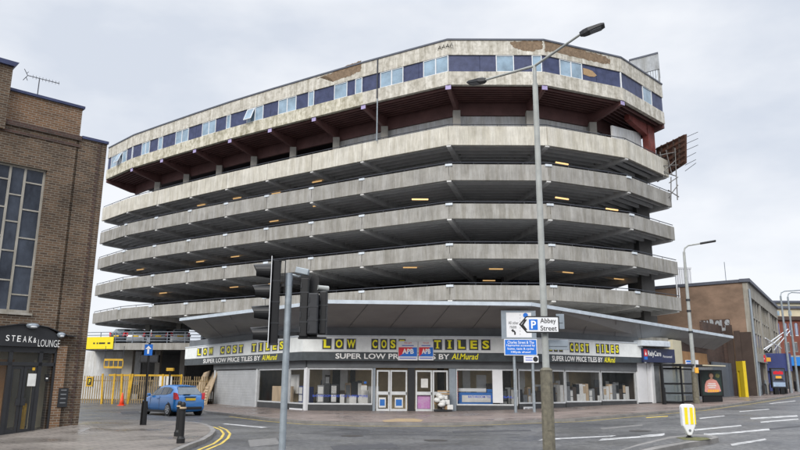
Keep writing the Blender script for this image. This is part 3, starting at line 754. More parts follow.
# right wing
pane(gR, 518.5, 564.6, zb=.55); pane(gR, 565.4, 600.4, zb=.6); pane(gR, 601.2, 635.4, zb=.66); pier(gR, 635.8, 637.2)
def inner(s, d, m, nm, z0=0.02, z1=3.0, ua=0, ub=None):
    mb = MB(); ub = s.len if ub is None else ub; s.panel(mb, ua, ub, z0, z1, d, d + .1); mb.build(nm, m, shop)
bw = MB().strip(offp(WALL[:4], 3.4)[0:], .05, 3.4, 0, .1).build('back_wall', 'interior_tan', shop)
fl = [(*p, .03) for p in GL[:4]] + [(*p, .03) for p in offp(WALL[:4], 3.6)[::-1]]
MB().face(fl).build('shop_floor', 'interior_floor', shop)
cl = [(p[0], p[1], 3.2) for p in fl]; MB().face(cl).build('shop_ceiling', 'paper_white', shop)
sd = MB(); a = gS.p(gS.u(214), .02, .1); sd.obox(a, -gS.n * 3.1, gS.d * .1, (0, 0, 3.1)); sd.build('side_wall', 'interior_dark', shop); sd = MB(); a = gR.p(gR.len - .1, .02, .1); sd.obox(a, -gR.n * 3.1, gR.d * .08, (0, 0, 3.1)); sd.build('side_wall', 'interior_dark', shop)
ic = MB()
for s, xs in ((gM, (322, 341, 455, 470)), (gR, (545, 575, 590, 622))):
    for x in xs: u = s.u(x); s.panel(ic, u - .22, u + .22, .03, 3.2, 2.0, 2.4)
ic.build('interior_columns', 'paper_white', shop)
for s, xa, xb in ((gM, 328, 336), (gM, 347, 352), (gM, 440, 447), (gR, 525, 540)):
    dk = MB(); s.panel(dk, s.u(xa), s.u(xb), .03, 2.6, 2.6, 2.9); dk.build('display_wall', 'interior_dark', shop)
# writing on the glass
for s, xa, xb, z, body in ((gM, 313, 368, .86, 'BATHROOM AND TILE SUPERSTORE'), (gM, 468, 493, .86, 'BATHROOM TILES'), (gM, 503, 516, .86, 'SALE')):
    w = MB(); s.write(w, body, s.u(xa), s.u(xb), z, z + .12, -.004, .02); w.build('window_lettering', 'letter_blue', shop)

# goods on show behind the glass, each a thing
def goods(seg, x, w, z, h, m, label, group='tile samples and boxes in the shop window', nm='sample_board', d=.5, dd=.3, m2=None):
    ua = seg.u(x); b = MB(); seg.panel(b, ua, ua + w, z, z + h, d, d + dd)
    r = tag(b.build(nm, m, None, bevel=.01), label, 'display board', group)
    if m2:
        f = MB(); seg.panel(f, ua + w * .12, ua + w * .88, z + h * .52, z + h * .92, d - .02, d - .004); f.build('sample_tile', m2, r)
        f = MB(); seg.panel(f, ua + w * .12, ua + w * .88, z + h * .08, z + h * .46, d - .02, d - .004); f.build('sample_tile', 'paper_white', r)
    return r
plinth = MB()
ZF = .5
for seg, x0, x1 in ((gS, 259, 304), (gM, 308, 372), (gM, 457, 516), (gR, 519, 635)):
    seg.panel(plinth, seg.u(x0), seg.u(x1), .03, ZF, .25, 1.3)
plinth.build('display_plinth', 'interior_floor', shop)
goods(gM, 316.5, .38, ZF, 1.0, 'grey_block', 'grey and white tile sample board in the window left of the doors', m2='paper_white')
goods(gM, 323, .33, ZF, 1.12, 'dark_frame', 'plain black display board between two tile boards left of the doors')
r = goods(gM, 330, .36, ZF, 1.05, 'dark_frame', 'black board with zigzag patterned tile left of the doors', m2='paper_white')
zz = MB()
for k in range(4):
    u = gM.u(330) + .06; z = ZF + .58 + k * .1
    zz.bar(gM.p(u, z, .465), gM.p(u + .12, z + .07, .465), .03, .01); zz.bar(gM.p(u + .12, z + .07, .465), gM.p(u + .24, z, .465), .03, .01)
zz.build('zigzag_pattern', 'letter_black', r)
goods(gM, 339.5, .25, ZF, .5, 'paper_white', 'small narrow white box beside the zigzag tile board')
goods(gM, 349, .4, ZF, .42, 'paper_white', 'low white box left of the stacked white boxes in the window')
r = goods(gM, 358.5, .52, ZF, .42, 'paper_white', 'white box under a smaller white box near the doors')
goods(gM, 361, .4, ZF + .425, .32, 'paper_white', 'smaller white box topmost of its stack near the doors')
goods(gM, 361.5, .26, ZF + .75, .3, 'cardboard', 'brown carton standing on the stacked white boxes near the doors')
q = MB(); gS.panel(q, gS.u(268), gS.u(288), .5, 1.42, .3, .38); tag(q.build('wooden_board', 'wood_pale'), 'pale wooden board leaning inside the window beside the roller shutter', 'board')
q = MB(); gS.panel(q, gS.u(275), gS.u(289), 1.0, 2.1, .62, .68); tag(q.build('foam_sheet', 'paper_white'), 'white sheet standing behind the pale board beside the roller shutter', 'sheet')
goods(gS, 291.5, .5, ZF, .95, 'panel_blue', 'dark blue display board left of the middle shop window', m2='paper_white')
goods(gS, 297.5, .5, ZF, .9, 'panel_blue', 'navy display board next to the white pier of the shop', m2='paper_white')
cnt = empty('sales_counter', gM.p(gM.u(475), ZF, .8), 0, 'bright blue sales counter with white front panel behind the window', 'counter')
b = MB(); gM.panel(b, gM.u(458.5), gM.u(493.5), ZF + .003, 1.15, .45, 1.0); b.build('body', 'display_blue', cnt, bevel=.02)
b = MB(); gM.panel(b, gM.u(462.5), gM.u(491.5), .62, 1.0, .425, .445); b.build('front_panel', 'paper_white', cnt)
b = MB(); gM.panel(b, gM.u(458.5), gM.u(487), 1.2, 1.38, .45, .95); b.build('glass_top', 'upvc_white', cnt)
b = MB(); gM.panel(b, gM.u(488), gM.u(496), 1.16, 1.34, .5, .9); b.build('till', 'display_blue', cnt, bevel=.03)
bd = MB()                                             # beaded light string inside the window edge
for k in range(14):
    z = .75 + k * .115; p_ = gM.p(gM.u(457.6), z, .09); bd.lathe(p_, [(.012, -.04), (.035, -.02), (.035, .02), (.012, .04)], 6)
tag(bd.build('bead_string', 'cone_orange'), 'orange bead string hanging at the left edge of the counter window', 'decoration')
gcols = ['paper_white', 'dark_frame', 'grey_block', 'wood_pale', 'paper_white', 'interior_dark', 'grey_block']
rr = random.Random(3)
x = 520.0; n = 0
while x < 560:
    w = rr.uniform(.22, .4); goods(gR, x, w, .5, rr.uniform(.5, 1.05), gcols[n % 7], 'sample board among the stock behind the signposts', 'stock behind the signposts', m2='grey_block' if n % 3 == 0 else None)
    x += 2 + w * 8.5; n += 1
x = 566.0; n = 0
while x < 632:
    if abs(x - 600.5) < 2: x = 602.5
    w = rr.uniform(.2, .3)
    goods(gR, x, w, .55, rr.uniform(.75, 1.15), gcols[(n * 3) % 7], 'narrow upright tile sample board in the right-hand shop windows', 'rows of tile sample boards in the right-hand windows', m2=('paper_white', 'wood_pale', 'dark_frame')[n % 3] if n % 2 else None)
    x += .7 + w * 9.5; n += 1

rr = random.Random(9)
for seg, xa, xb, k in ((gM, 310, 371, 9), (gM, 458, 515, 7), (gR, 521, 634, 22), (gS, 262, 303, 5)):
    for q in range(k):
        x = xa + (xb - xa) * (q + rr.uniform(.1, .9)) / k
        w = rr.uniform(.25, .7); z = rr.choice((.03, .03, .5))
        goods(seg, x, w, z, rr.uniform(.9, 1.9) - z * .5, rr.choice(gcols), 'tall display board standing farther inside the shop', 'display boards farther inside the shop', d=rr.uniform(1.3, 1.9), dd=.08, m2=rr.choice((None, 'wood_pale', 'grey_block', 'paper_white')))
for seg, xa, xb, za, zb, mm, nm in ((gM, 361, 367, 1.25, 1.5, 'paper_white', 'price card'), (gM, 364, 366.5, 1.6, 1.72, 'sign_blue', 'round badge'), (gM, 379, 386, .3, .85, 'paper_white', 'leaflet'), (gM, 395, 403, .3, .85, 'paper_white', 'leaflet'), (gM, 421, 428, 1.4, 1.9, 'paper_white', 'notice')):
    m = MB(); seg.panel(m, seg.u(xa), seg.u(xb), za, zb, .022, .026); m.build(nm.replace(' ', '_'), mm, shop)
for seg, xa, xb in ((gM, 380, 385), (gM, 396, 402)):
    m = MB(); seg.panel(m, seg.u(xa), seg.u(xb), .4, .75, .019, .0215); m.build('leaflet_picture', 'display_blue', shop)
# ------------------------------------------------------------------ shop signs
def fascia(seg, label, x0, x1, tiles, slog, murad, fb0=FB, fb1=FB, tx=None):
    r = empty('shop_sign', seg.p(seg.len / 2, FB, 0), 0, label, 'shop sign', 'yellow lettered tile shop signs')
    zt = FT; zm = FB + (FT - FB) * .36
    def q(m, nm, u0, u1, a0, a1, b0, b1, t0, t1):
        mb = MB(); mb.prism([seg.p(u0, a0, t0), seg.p(u1, a1, t0), seg.p(u1, b1, t0), seg.p(u0, b0, t0)], -seg.n * (t1 - t0)); return mb.build(nm, m, r)
    u0, u1 = seg.u(x0, 350) if x0 else 0, (seg.u(x1, 350) if x1 else seg.len)
    q('tarpaulin', 'banner_panel', u0, u1, zm, zm, zt, zt, 0, .2)
    q('dark_banner', 'lower_banner', u0, u1, fb0, fb1, zm - .004, zm - .004, .01, .2)
    q('pale_tag', 'trim', u0, u1, zt + .003, zt + .003, zt + .07, zt + .07, -.04, .24)
    for (xa, xb, ch) in tiles:
        a, b = seg.u(xa, 345), seg.u(xb, 345); zl, zh = zm + .1, zt - .07
        mb = MB(); seg.panel(mb, a, b, zl, zh, -.02, -.002); tb = mb.build('letter_tile', 'sign_white', r)
        w = (b - a) * .09
        mb = MB(); seg.panel(mb, a + w, b - w, zl + .045, zh - .045, -.024, -.021); mb.build('tile_face', 'tile_dark', tb)
        mb = MB(); k = (b - a) * (.36 if ch == 'I' else .2 if ch != 'W' else .12)
        if ch == 'I': k = (b - a) * .4
        seg.write(mb, ch, a + k, b - k, zl + .12, zh - .1, -.028, .035 if ch != 'I' else .0)
        if ch in 'ILT':                                # slab serifs
            ws = (b - a) * .2; c = (a + b) / 2
            if ch == 'I': seg.panel(mb, c - ws, c + ws, zl + .12, zl + .17, -.031, -.0285); seg.panel(mb, c - ws, c + ws, zh - .15, zh - .1, -.031, -.0285)
            if ch == 'T': seg.panel(mb, c - ws * .8, c + ws * .8, zl + .12, zl + .17, -.031, -.0285)
            if ch == 'L': seg.panel(mb, a + k - ws * .4, a + k + ws * .9, zh - .15, zh - .1, -.031, -.0285)
        mb.build('lettering', 'letter_yellow', tb)
    zl, zh = FB + .1, zm - .08
    mb = MB(); seg.write(mb, 'SUPER LOW PRICE TILES BY', seg.u(slog[0], 357), seg.u(slog[1], 357), zl, zh, -.004, .02); mb.build('lettering', 'letter_white', r)
    mb = MB(); seg.write(mb, 'Al.Murad', seg.u(murad[0], 357), seg.u(murad[1], 357), zl, zh + .03, -.004, .012, .04); mb.build('lettering', 'letter_yellow', r)
    return r
def tl(word_px):
    out = []
    for word, a, b in word_px:
        n = len(word); w = (b - a) / n
        for k, c in enumerate(word): out.append((a + k * w + w * .04, a + (k + 1) * w - w * .04, c))
    return out
fascia(FS[0], 'wrinkled tile shop sign over the roller shutter, behind the traffic signal', 0, 0, tl([('LOW', 197.2, 214.6), ('COST', 220, 244.6), ('TILES', 251, 285.5)]), (203.6, 260.5), (262, 276.5))
fascia(FS[1], 'middle and widest tile shop sign above the shop doors', 0, 0, tl([('LOW', 321, 357.3), ('COST', 370.3, 406.6), ('TILES', 431.4, 491.8)]), (335.5, 449.5), (451.5, 477.5))
fascia(FS[2], 'narrow tile shop sign receding behind the lamp post and parking sign', 0, 0, tl([('LOW', 547.6, 563), ('COST', 568.6, 589.4), ('TILES', 594.8, 619)]), (552, 602.5), (604, 614.5), FB, FB + .14)

# estate agent's boards on the middle sign
def agent(x0, x1, label):
    s = FS[1]; a, b = s.u(x0, 350), s.u(x1, 350); z0, z1 = s.uz(x0, 360.3)[1], s.uz(x0, 341.2)[1]; w = b - a; h = z1 - z0
    m = MB(); s.panel(m, a, b, z0, z1, -.1, -.05)
    r = tag(m.build('agent_board', 'sign_white'), label, 'letting board', "pair of letting boards on the middle shop sign")
    m = MB(); s.panel(m, a + w * .03, b - w * .03, z0 + h * .2, z0 + h * .68, -.106, -.102); m.build('blue_field', 'sign_blue', r)
    m = MB(); p = lambda fu, fz: s.p(a + w * fu, z0 + h * fz, -.11); m.prism([p(.03, .2), p(.03, .68), p(.8, .68)], s.n * -.003); m.build('red_field', 'sign_red', r)
    m = MB(); s.write(m, 'APB', a + w * .22, b - w * .2, z0 + h * .34, z0 + h * .6, -.115, .03); m.build('lettering', 'letter_white', r)
    m = MB(); s.write(m, 'TO LET', a + w * .3, b - w * .3, z0 + h * .86, z0 + h * .94, -.104, .01); m.build('lettering', 'sign_red', r)
    m = MB()
    s.panel(m, a + w * .2, b - w * .2, z0 + h * .75, z0 + h * .79, -.104, -.101); m.build('small_print', 'letter_blue', r)
    m = MB(); s.panel(m, a + w * .08, b - w * .08, z0 + h * .09, z0 + h * .13, -.104, -.101); m.build('small_print', 'letter_blue', r)
agent(398, 417.6, 'wider red, white and blue letting board on the middle shop sign')
agent(418.4, 433.4, 'narrower letting board just right of the wider one')

# street nameplates on the stall risers
def nameplate(s, px0, px1, y0, y1, label):
    a, za = s.uz(px0, y1); b, zb = s.uz(px1, y0)
    m = MB(); s.panel(m, a, b, za, zb, -.16, -.12); r = tag(m.build('street_nameplate', 'sign_white'), label, 'street sign')
    m = MB(); w = b - a; h = zb - za; s.write(m, 'ABBEY STREET', a + w * .08, b - w * .08, za + h * .3, zb - h * .3, -.164, .01); m.build('lettering', 'letter_black', r)
nameplate(gS, 291.5, 304.5, 408.6, 413.8, 'white street nameplate low on the shop front beside the traffic signal pole')
nameplate(gR, 522, 532, 406.6, 410.6, 'white street nameplate low on the shop wall between the two signposts')

# goods dumped by the right-hand shop door
r = empty('goods_trolley', gM.p(gM.u(440), .12, -.7), 0, 'trolley piled with wrapped cardboard and white bags by the shop door', 'trolley')
b = MB(); gM.panel(b, gM.u(433), gM.u(450.5), .16, .24, -1.1, -.35); b.build('base', 'dark_frame', r)
rr = random.Random(5)
for k in range(9):
    u = gM.u(433.3) + rr.uniform(0, .75); z = .25 + (k // 3) * .27
    b = MB(); gM.panel(b, u, u + rr.uniform(.25, .36), z, z + rr.uniform(.2, .26), -1.08 + rr.uniform(0, .2), -.5); b.build('carton', ['paper_white', 'cardboard', 'paper_white'][k % 3], r, bevel=.02)
for k in range(5):
    u = gM.u(434) + rr.uniform(.1, .8); bm_ = MB(); c = gM.p(u, 1.0 - .12 * k, -.9 - .05 * k)
    pr = [(.05, -.13), (.17, -.08), (.2, .02), (.12, .1), (.03, .13)]
    bm_.lathe(c, pr, 9)
    for v in bm_.v: v += Vector((rr.uniform(-.03, .03), rr.uniform(-.03, .03), rr.uniform(-.03, .03)))
    bm_.build('bag', 'paper_white', r, smooth=True)
for k in range(2):
    u = gM.u(446.5); b = MB(); gM.panel(b, u - .55, u + .1, 1.05 + k * .14, 1.12 + k * .14, -.95, -.4); b.build('flat_carton', 'cardboard', r)
b = MB(); gM.panel(b, gM.u(416.5), gM.u(430.5), .24, .98, .12, .4)
tag(b.build('tile_pack', 'pink_wrap', bevel=.03), 'pink and white wrapped packs behind the glass of the right-hand door', 'packs')

# ------------------------------------------------------------------ agency unit, boarded wall and hoarding to the right
Q = offp(WALL, .25)
ag = empty('agency_office', (17, 46.5, .4), 0, 'small office unit with pale shutters and navy sign at the end of the shops', 'office')
s4 = Seg(S3, (18.1, 46.95)); gs4 = s4.off(.35)
z6 = s4.uz(660, 349)[1]; z5 = s4.uz(660, 362.6)[1]
cu = MB(); pts = [s4.p(-.5, 0, -.35), s4.p(1.4, 0, -.55), s4.p(2.25, 0, -.4), s4.p(2.7, 0, .1), s4.p(2.7, 0, .5), s4.p(-.5, 0, .5)]
cu.prism([(p.x, p.y, z6 + .12) for p in pts], (0, 0, .36)); cu.build('curved_canopy', 'pale_tag', ag, bevel=.03)
w_ = MB(); gs4.panel(w_, -.3, gs4.len + .2, -.1, 4.7, .1, .3); w_.build('wall', 'facade_stone', ag)
for x0, x1 in ((638, 647), (648, 653), (654, 659.5), (663, 676)):
    b = MB(); gs4.panel(b, gs4.u(x0), gs4.u(x1), .55, z5 - .02, -.03, .09); b.build('shutter_panel', 'sign_white' if x0 != 654 else 'grey_block', ag)
b = MB(); gs4.panel(b, gs4.u(638), gs4.u(676), .2, .545, -.05, .09); b.build('plinth', 'dark_riser', ag)
b = MB(); s4.panel(b, s4.u(645), s4.u(646.8), z5 - .05, z5 + .1, -.1, 0); b.build('bracket', 'alu_frame', ag)
b = MB(); gs4.panel(b, gs4.u(650.5), gs4.u(653), .5, z5, -.16, -.04); b.build('post', 'sign_white', ag)
sg = MB(); u0, u1 = s4.u(643.6), s4.u(675.6); s4.panel(sg, u0, u1, z5, z6, -.12, .05)
r = tag(sg.build('agency_sign', 'sign_navy'), 'navy blue office sign with red logo under a pale curved canopy', 'shop sign')
L_ = lambda f: u0 + (u1 - u0) * f; H_ = lambda f: z5 + (z6 - z5) * f
m = MB(); s4.panel(m, L_(.03), L_(.13), H_(.42), H_(.92), -.126, -.121); lo = m.build('logo', 'sign_red', r)
m = MB(); m.lathe((0, 0, 0), [(.01, 0), (.04, .01), (.04, .02)], 8); m.v = [s4.p(L_(.08), H_(.76), -.128) + s4.d * v.x + Vector((0, 0, v.y)) for v in m.v]; s4.panel(m, L_(.06), L_(.1), H_(.5), H_(.68), -.13, -.127); m.build('logo_figure', 'letter_white', lo)
m = MB(); s4.panel(m, L_(.03), L_(.13), H_(.18), H_(.4), -.126, -.121); m.build('logo_base', 'sign_blue', r)
m = MB(); s4.write(m, 'RelyCare', L_(.15), L_(.56), H_(.34), H_(.84), -.124, .02); m.build('lettering', 'letter_white', r)
m = MB(); s4.write(m, 'Personnel', L_(.62), L_(.9), H_(.36), H_(.54), -.124, 0); m.build('lettering', 'letter_white', r)
# cream bay
s5 = Seg((18.25, 47.25), (19.35, 48.6))
bw_ = empty('boarded_wall', (20, 50, .5), 0, 'cream and dark brick wall with orange boarding behind the bus shelter', 'wall')
m = MB(); s5.panel(m, 0, s5.len, 0, 4.6, 0, .3); m.build('cream_bay', 'cream_paint', bw_)
s6 = Seg((19.38, 48.7), (24.0, 54.5))
m = MB(); s6.panel(m, 0, s6.len, 0, 4.7, .25, .5); m.build('brick_wall', 'dark_brick', bw_)
u0, u1 = s6.u(686), s6.u(711); zt_ = s6.uz(700, 353)[1]; zb_ = s6.uz(700, 366)[1]
m = MB(); s6.panel(m, u0, u1, zb_, zt_, .1, .245); m.build('wooden_boarding', 'wood_board', bw_)
m = MB(); s6.panel(m, .1, s6.len, .4, zb_ - .01, .05, .245); m.build('lower_wall', 'grey_block', bw_)
for k in range(4):
    m = MB(); s6.panel(m, u1 + .1 + k * .2, u1 + .25 + k * .2, zt_ - .9 + k * .05, zt_ - .4 - k * .08, .22, .245); m.build('flaking_paint', 'brown_render', bw_)
# grey hoarding and yellow doorway
hd = empty('site_hoarding', (26, 57, .7), 0, 'plain grey painted hoarding between the bus shelter and yellow doorway', 'hoarding')
s7 = Seg((24.05, 54.7), tuple(gp(738.5, 396, .1)[:2])); 
m = MB(); zt_ = s7.uz(716, 362)[1]; s7.panel(m, 0, s7.len, .4, zt_, 0, .12); m.build('panel', 'hoarding_grey', hd)
for k in (1, 2):
    m = MB(); s7.panel(m, s7.len * k / 3, s7.len * k / 3 + .02, .5, zt_ - .01, -.006, -.001); m.build('joint', 'black_grey', hd)
m = MB(); s7.panel(m, 0, s7.len * .98, zt_ + .02, 6.5, .5, .7); dw = tag(m.build('dark_wall', 'dark_brick'), 'dark brick wall rising behind the grey hoarding', 'wall')
a, b = gp(739.6, 396.3, .16), gp(746.4, 396.5, .16)
s8 = Seg((a.x, a.y), (b.x, b.y)); yd = empty('doorway', tuple(a), 0, 'bright yellow painted doorway beside the grey hoarding', 'doorway')
zt_ = s8.uz(742, 361)[1]
for u0, u1, z0_, z1_, nm in ((0, s8.len, zt_ - .75, zt_, 'lintel'), (s8.len * .42, s8.len, .7, zt_ - .755, 'door_leaf'), (0, s8.len * .16, .7, zt_ - .755, 'jamb')):
    m = MB(); s8.panel(m, u0, u1, z0_, z1_, -.05, .2); m.build(nm, 'yellow_door', yd)
m = MB(); s8.panel(m, 0, s8.len * .5, .7, zt_ - .76, .21, .3); m.build('opening', 'interior_dark', yd)

# ------------------------------------------------------------------ the brick building on the left
LB = empty('brick_building', (LBO.x, LBO.y, 0), R(43), 'tall dark brown brick building with steel hall window and stepped parapet', 'building')
LS = Seg((LBO.x - LBD.x * 9, LBO.y - LBD.y * 9), (LBO.x, LBO.y))      # the street face, right end at the corner
def lu(x, y): u, z = LS.uz(x, y); return u - 9, z
class LP(MB):
    """local frame: x along the face (0 = right-hand corner), y inwards, z up"""
    def pb(s, pts, y0, y1): return s.prism([(u, y0, z) for u, z in pts], (0, y1 - y0, 0))
def lb(mb, nm, m, par=LB, **k): return mb.build(nm, m, par, local=True, **k)
uw, zwt = lu(45.5, 170); _, zwb = lu(32, 313.5); uw = (lu(45, 170)[0] + lu(32.5, 313)[0]) / 2
UL = -9.0; zc = lu(108, 144.5)[1]; ztp = lu(50, 99.5)[1]; us = lu(84, 108.5)[0]; ut = lu(9.6, 88)[0]; ztt = lu(8, 67)[1]
uo, zso = lu(55, 352)            # opening of the shopfront, right side
ww = uw - 2.9
# walls round the window and the shopfront opening
lb(LP().box(uo + .02, -1.02, 0, .4, -.6, zc), 'wall', 'brown_brick')
lb(LP().box(uw, uo + .019, 0, .4, 2.86, zc), 'wall', 'brown_brick')
lb(LP().box(ww, uw - .001, 0, .4, zwt, zc - .001), 'wall', 'brown_brick')
lb(LP().box(UL, ww - .001, 0, .4, 2.86, zc), 'wall', 'brown_brick')
lb(LP().box(ww, uw - .001, 0, .4, 2.86, zwb), 'wall', 'brown_brick')
lb(LP().box(-.22, 0, .02, .4, -.6, zc), 'corner_pier', 'brown_brick')
lb(LP().box(-1.018, -.222, .0, .4, -.6, zc), 'wall', 'brown_brick')
tz = [(-.222, -.2)]; n = int((zc + .1) / .156)
for k in range(n): z = -.1 + k * .156; tz += [(-.222, z), (-.32, z), (-.32, z + .078), (-.26, z + .078)][0 if k == 0 else 1:] + [(-.26, z + .156)]
tz += [(-.222, -.1 + n * .156)]
tooth = LP().pb(tz, -.008, .0)
lb(tooth, 'toothed_joint', 'dark_brick')
lb(LP().box(uo + .05, uo + .34, -.09, 0, -.6, 2.75), 'pier', 'orange_brick')
lb(LP().box(UL, us, .12, .5, zc + .001, ztp), 'parapet', 'orange_brick')
lb(LP().box(UL, us + .03, -.06, .3, zc - .1, zc + .06), 'string_course', 'dark_brick')
lb(LP().box(UL, us + .02, -.03, .3, zc - .34, zc - .24), 'string_course', 'dark_brick')
lb(LP().box(UL, us + .06, .05, .55, ztp + .001, ztp + .09), 'coping', 'navy_panel')
lb(LP().box(us + .04, .03, -.05, .5, zc + .001, zc + .09), 'coping', 'navy_panel')
lb(LP().box(UL, ut, -.12, .6, zc - .3, ztt), 'tower', 'brown_brick')
lb(LP().pb([(UL, ztt + .002), (ut + .02, ztt + .002), (ut + .14, ztt + .16), (UL, ztt + .16)], -.22, .6), 'coping', 'navy_panel')
lb(LP().box(UL, -.02, .45, 13, 3.0, zc - .3), 'rear_block', 'brown_brick')
lb(LP().box(uo + .3, -.02, .45, 13, -.6, 2.998), 'rear_block', 'brown_brick')
# steel hall window
wf = LP(); f = .055
wf.box(ww, uw, .12, .2, zwb, zwb + .09); wf.box(ww, uw, .12, .2, zwt - .06, zwt); wf.box(uw - .07, uw, .12, .2, zwb + .09, zwt - .06)
m1 = lu(27, 170)[0]; m2 = lu(12, 168)[0]; dm = m1 - m2; cols = [uw - .035, m1, m2, m2 - dm, m2 - 2 * dm, m2 - 3 * dm]
for u in cols[1:]:
    if u > ww: wf.box(u - .035, u + .035, .12, .2, zwb + .09, zwt - .06)
rowA = [lu(36, y)[1] for y in (183, 210.5, 239, 267, 295.6)]; rowB = [lu(20, y)[1] for y in (194.4, 221.5, 251, 280.5)]
for k, (a, b) in enumerate(zip(cols, cols[1:])):
    for z in (rowB if k % 2 else rowA):
        if b > ww - .3: wf.box(max(b, ww) + .03, a - .03, .13, .19, z - .022, z + .022)
wo_ = lb(wf, 'hall_window', 'facade_stone')
lb(LP().box(ww + .02, uw - .02, .155, .165, zwb + .03, zwt - .02), 'glazing', 'hall_glass', wo_)
lb(LP().box(ww, uw + .06, -.05, .12, zwb - .07, zwb - .002), 'sill', 'facade_stone', wo_)
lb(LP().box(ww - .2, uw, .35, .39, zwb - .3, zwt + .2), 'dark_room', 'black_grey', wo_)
# restaurant front
rf = LP(); ub = uo + .02
zd = lu(20, 364)[1]; zsb = lu(30, 351)[1]
P = [lu(x, 395)[0] for x in (-14, 5.5, 20.5, 33.5, 37.5, 49)]
# shopfront frame
fr = LP()
fr.box(UL + 5.6, ub, -.06, .08, zsb - .05, zsb + .12); fr.box(UL + 5.6, ub, -.06, .08, zd - .05, zd + .06)
for u in (P[0], P[1] - .05, P[3] + .02, P[5] + .02): fr.box(u, u + .11, -.06, .08, -.25, zsb)
fr.box(UL + 5.6, ub, -.08, .1, -.4, -.02)
fo = lb(fr, 'shopfront_frame', 'dark_frame')
lb(LP().box(UL + 5.6, ub - .02, .0, .012, -.02, zsb), 'glazing', 'shop_glass', fo)
for a, b in ((P[1] + .06, P[2]), (P[2] + .012, P[3] + .02)):
    d = LP(); d.box(a, a + .08, -.03, .04, .02, zd - .06); d.box(b - .08, b, -.03, .04, .02, zd - .06); d.box(a + .08, b - .08, -.03, .04, .02, .2); d.box(a + .08, b - .08, -.03, .04, zd - .15, zd - .06)
    o = lb(d, 'door', 'dark_frame')
    lb(LP().box(a + .07, b - .07, .002, .01, .1, zd - .1), 'pane', 'shop_glass', o)
    lb(LP().box((b - .14) if a < P[2] - .2 and b <= P[2] + .001 else a, (b) if b <= P[2] + .001 else a + .13, -.06, -.03, .9, 1.12), 'handle_plate', 'dark_frame', o)
lb(LP().box(P[2] + .14, P[2] + .38, -.036, -.031, 1.48, 1.86), 'notice', 'paper_white', fo)
lb(LP().box(P[2] + .24, P[2] + .32, -.036, -.031, 1.96, 2.05), 'sticker', 'fence_yellow', fo)
lb(LP().box(P[4] + .14, P[5] - .06, -.036, -.031, 1.62, 1.84), 'notice', 'black_plastic', fo)
lb(LP().box(P[4] + .18, P[5] - .1, -.04, -.037, 1.7, 1.74), 'notice_line', 'letter_white', fo)
lb(LP().box(UL + 5.6, ub + .3, 2.2, 2.3, -.3, 3), 'inner_wall', 'cream_paint', fo)
lb(LP().box(P[3] + .2, P[5] + .3, .9, 1.0, -.3, 2.3), 'inner_panel', 'cream_paint', fo)
lb(LP().box(UL + 5.6, P[2] - .05, .9, 1.0, -.3, 2.3), 'inner_screen', 'wood_board', fo)
lb(LP().box(UL + 5.6, ub, .1, 2.2, -.2, -.08), 'inner_floor', 'wood_board', fo)
lb(LP().box(P[2] + .1, P[3] - .05, .35, .6, -.05, .95), 'planter_box', 'fence_yellow', fo)
# arched sign
sg = empty('restaurant_sign', W[LB.name] @ Vector((uo - 1.2, -.1, 3)), R(43), 'black arched restaurant sign with white lettering over the dark glass doors', 'shop sign')
ISW = W[sg.name].inverted() @ W[LB.name]
def toS(mb): mb.v = [ISW @ v for v in mb.v]; return mb
top = [(-40, 331), (-15, 328.2), (2, 326.8), (16, 325), (30, 325), (46, 328), (60, 336)]
tp = [lu(x, y) for x, y in top]; zb_ = zsb + .125
pol = tp + [(uo + .02, zb_ + .0), (tp[0][0], zb_)]
pol[len(tp) - 1] = (uo + .03, tp[-1][1])
lb(toS(LP().pb(pol, -.16, -.004)), 'sign_panel', 'dark_frame', sg)
edge = LP(); pts = [lu(x, y) for x, y in top[:-1] + [(58, 333), (66, 336.5), (74, 337)]]
for a, b in zip(pts, pts[1:]): edge.bar((a[0], -.12, a[1] + .015), (b[0], -.12, b[1] + .015), .24, .025)
lb(toS(edge), 'metal_edging', 'black_grey', sg)
def lwrite(body, xa, xb, ya, yb, bold, m='letter_white'):
    a = lu(xa, yb); b = lu(xb, yb); c = lu((xa + xb) / 2, ya); lo = lu((xa + xb) / 2, yb)
    mb = LP(); write(mb, body, (a[0], -.166, lo[1]), (b[0] - a[0], 0, 0), (0, 0, c[1] - lo[1]), bold); lb(toS(mb), 'lettering', m, sg)
for k, ch in enumerate('STEAK'): lwrite(ch, 4 + k * 5.7, 7.6 + k * 5.7, 335.2 + .35 * k, 341 + .45 * k, .0)
lwrite('&', 31.5, 34.5, 338, 343, 0); lwrite('LOUNGE', 36, 57.8, 340, 347, -.012)
for (x, y), w, lab in (((30.5, 326.5), .2, 'round grey spotlight at the crown of the arched restaurant sign'), ((59, 335.5), .13, 'small grey spotlight at the right end of the arched restaurant sign')):
    u, z = lu(x, y); p = W[LB.name] @ Vector((u, -.2, z))
    r = empty('spotlight', p, R(43), lab, 'spotlight')
    h = MB(); h.lathe((0, 0, 0), [(.02, -.09), (w * .7, -.06), (w, .02), (w * .8, .07), (.03, .09)], 14); h.build('lamp_head', 'sign_grey', r, local=True, smooth=True)
    h = MB(); h.lathe((0, -w * .8, -.03), [(.01, -.03), (w * .45, -.02), (w * .45, .03), (.01, .04)], 12); h.build('lens', 'lamp_clear', r, local=True)
    h = MB(); h.box(-.03, .03, 0, .2, -.03, .03); h.build('bracket', 'black_grey', r, local=True)
u0, z1_ = lu(58, 388); u1, z0_ = lu(65.5, 407)
r = tag(lb(LP(), 'x', 'dark_frame', LB)) if False else None
mq = empty('menu_plaque', W[LB.name] @ Vector((u0, -.1, z0_)), R(43), 'small black menu plaque on the brick pier beside the restaurant door', 'plaque')
q = MB(); q.box(0, u1 - u0, -.02, .1, 0, z1_ - z0_); q.build('plate', 'dark_frame', mq, local=True)
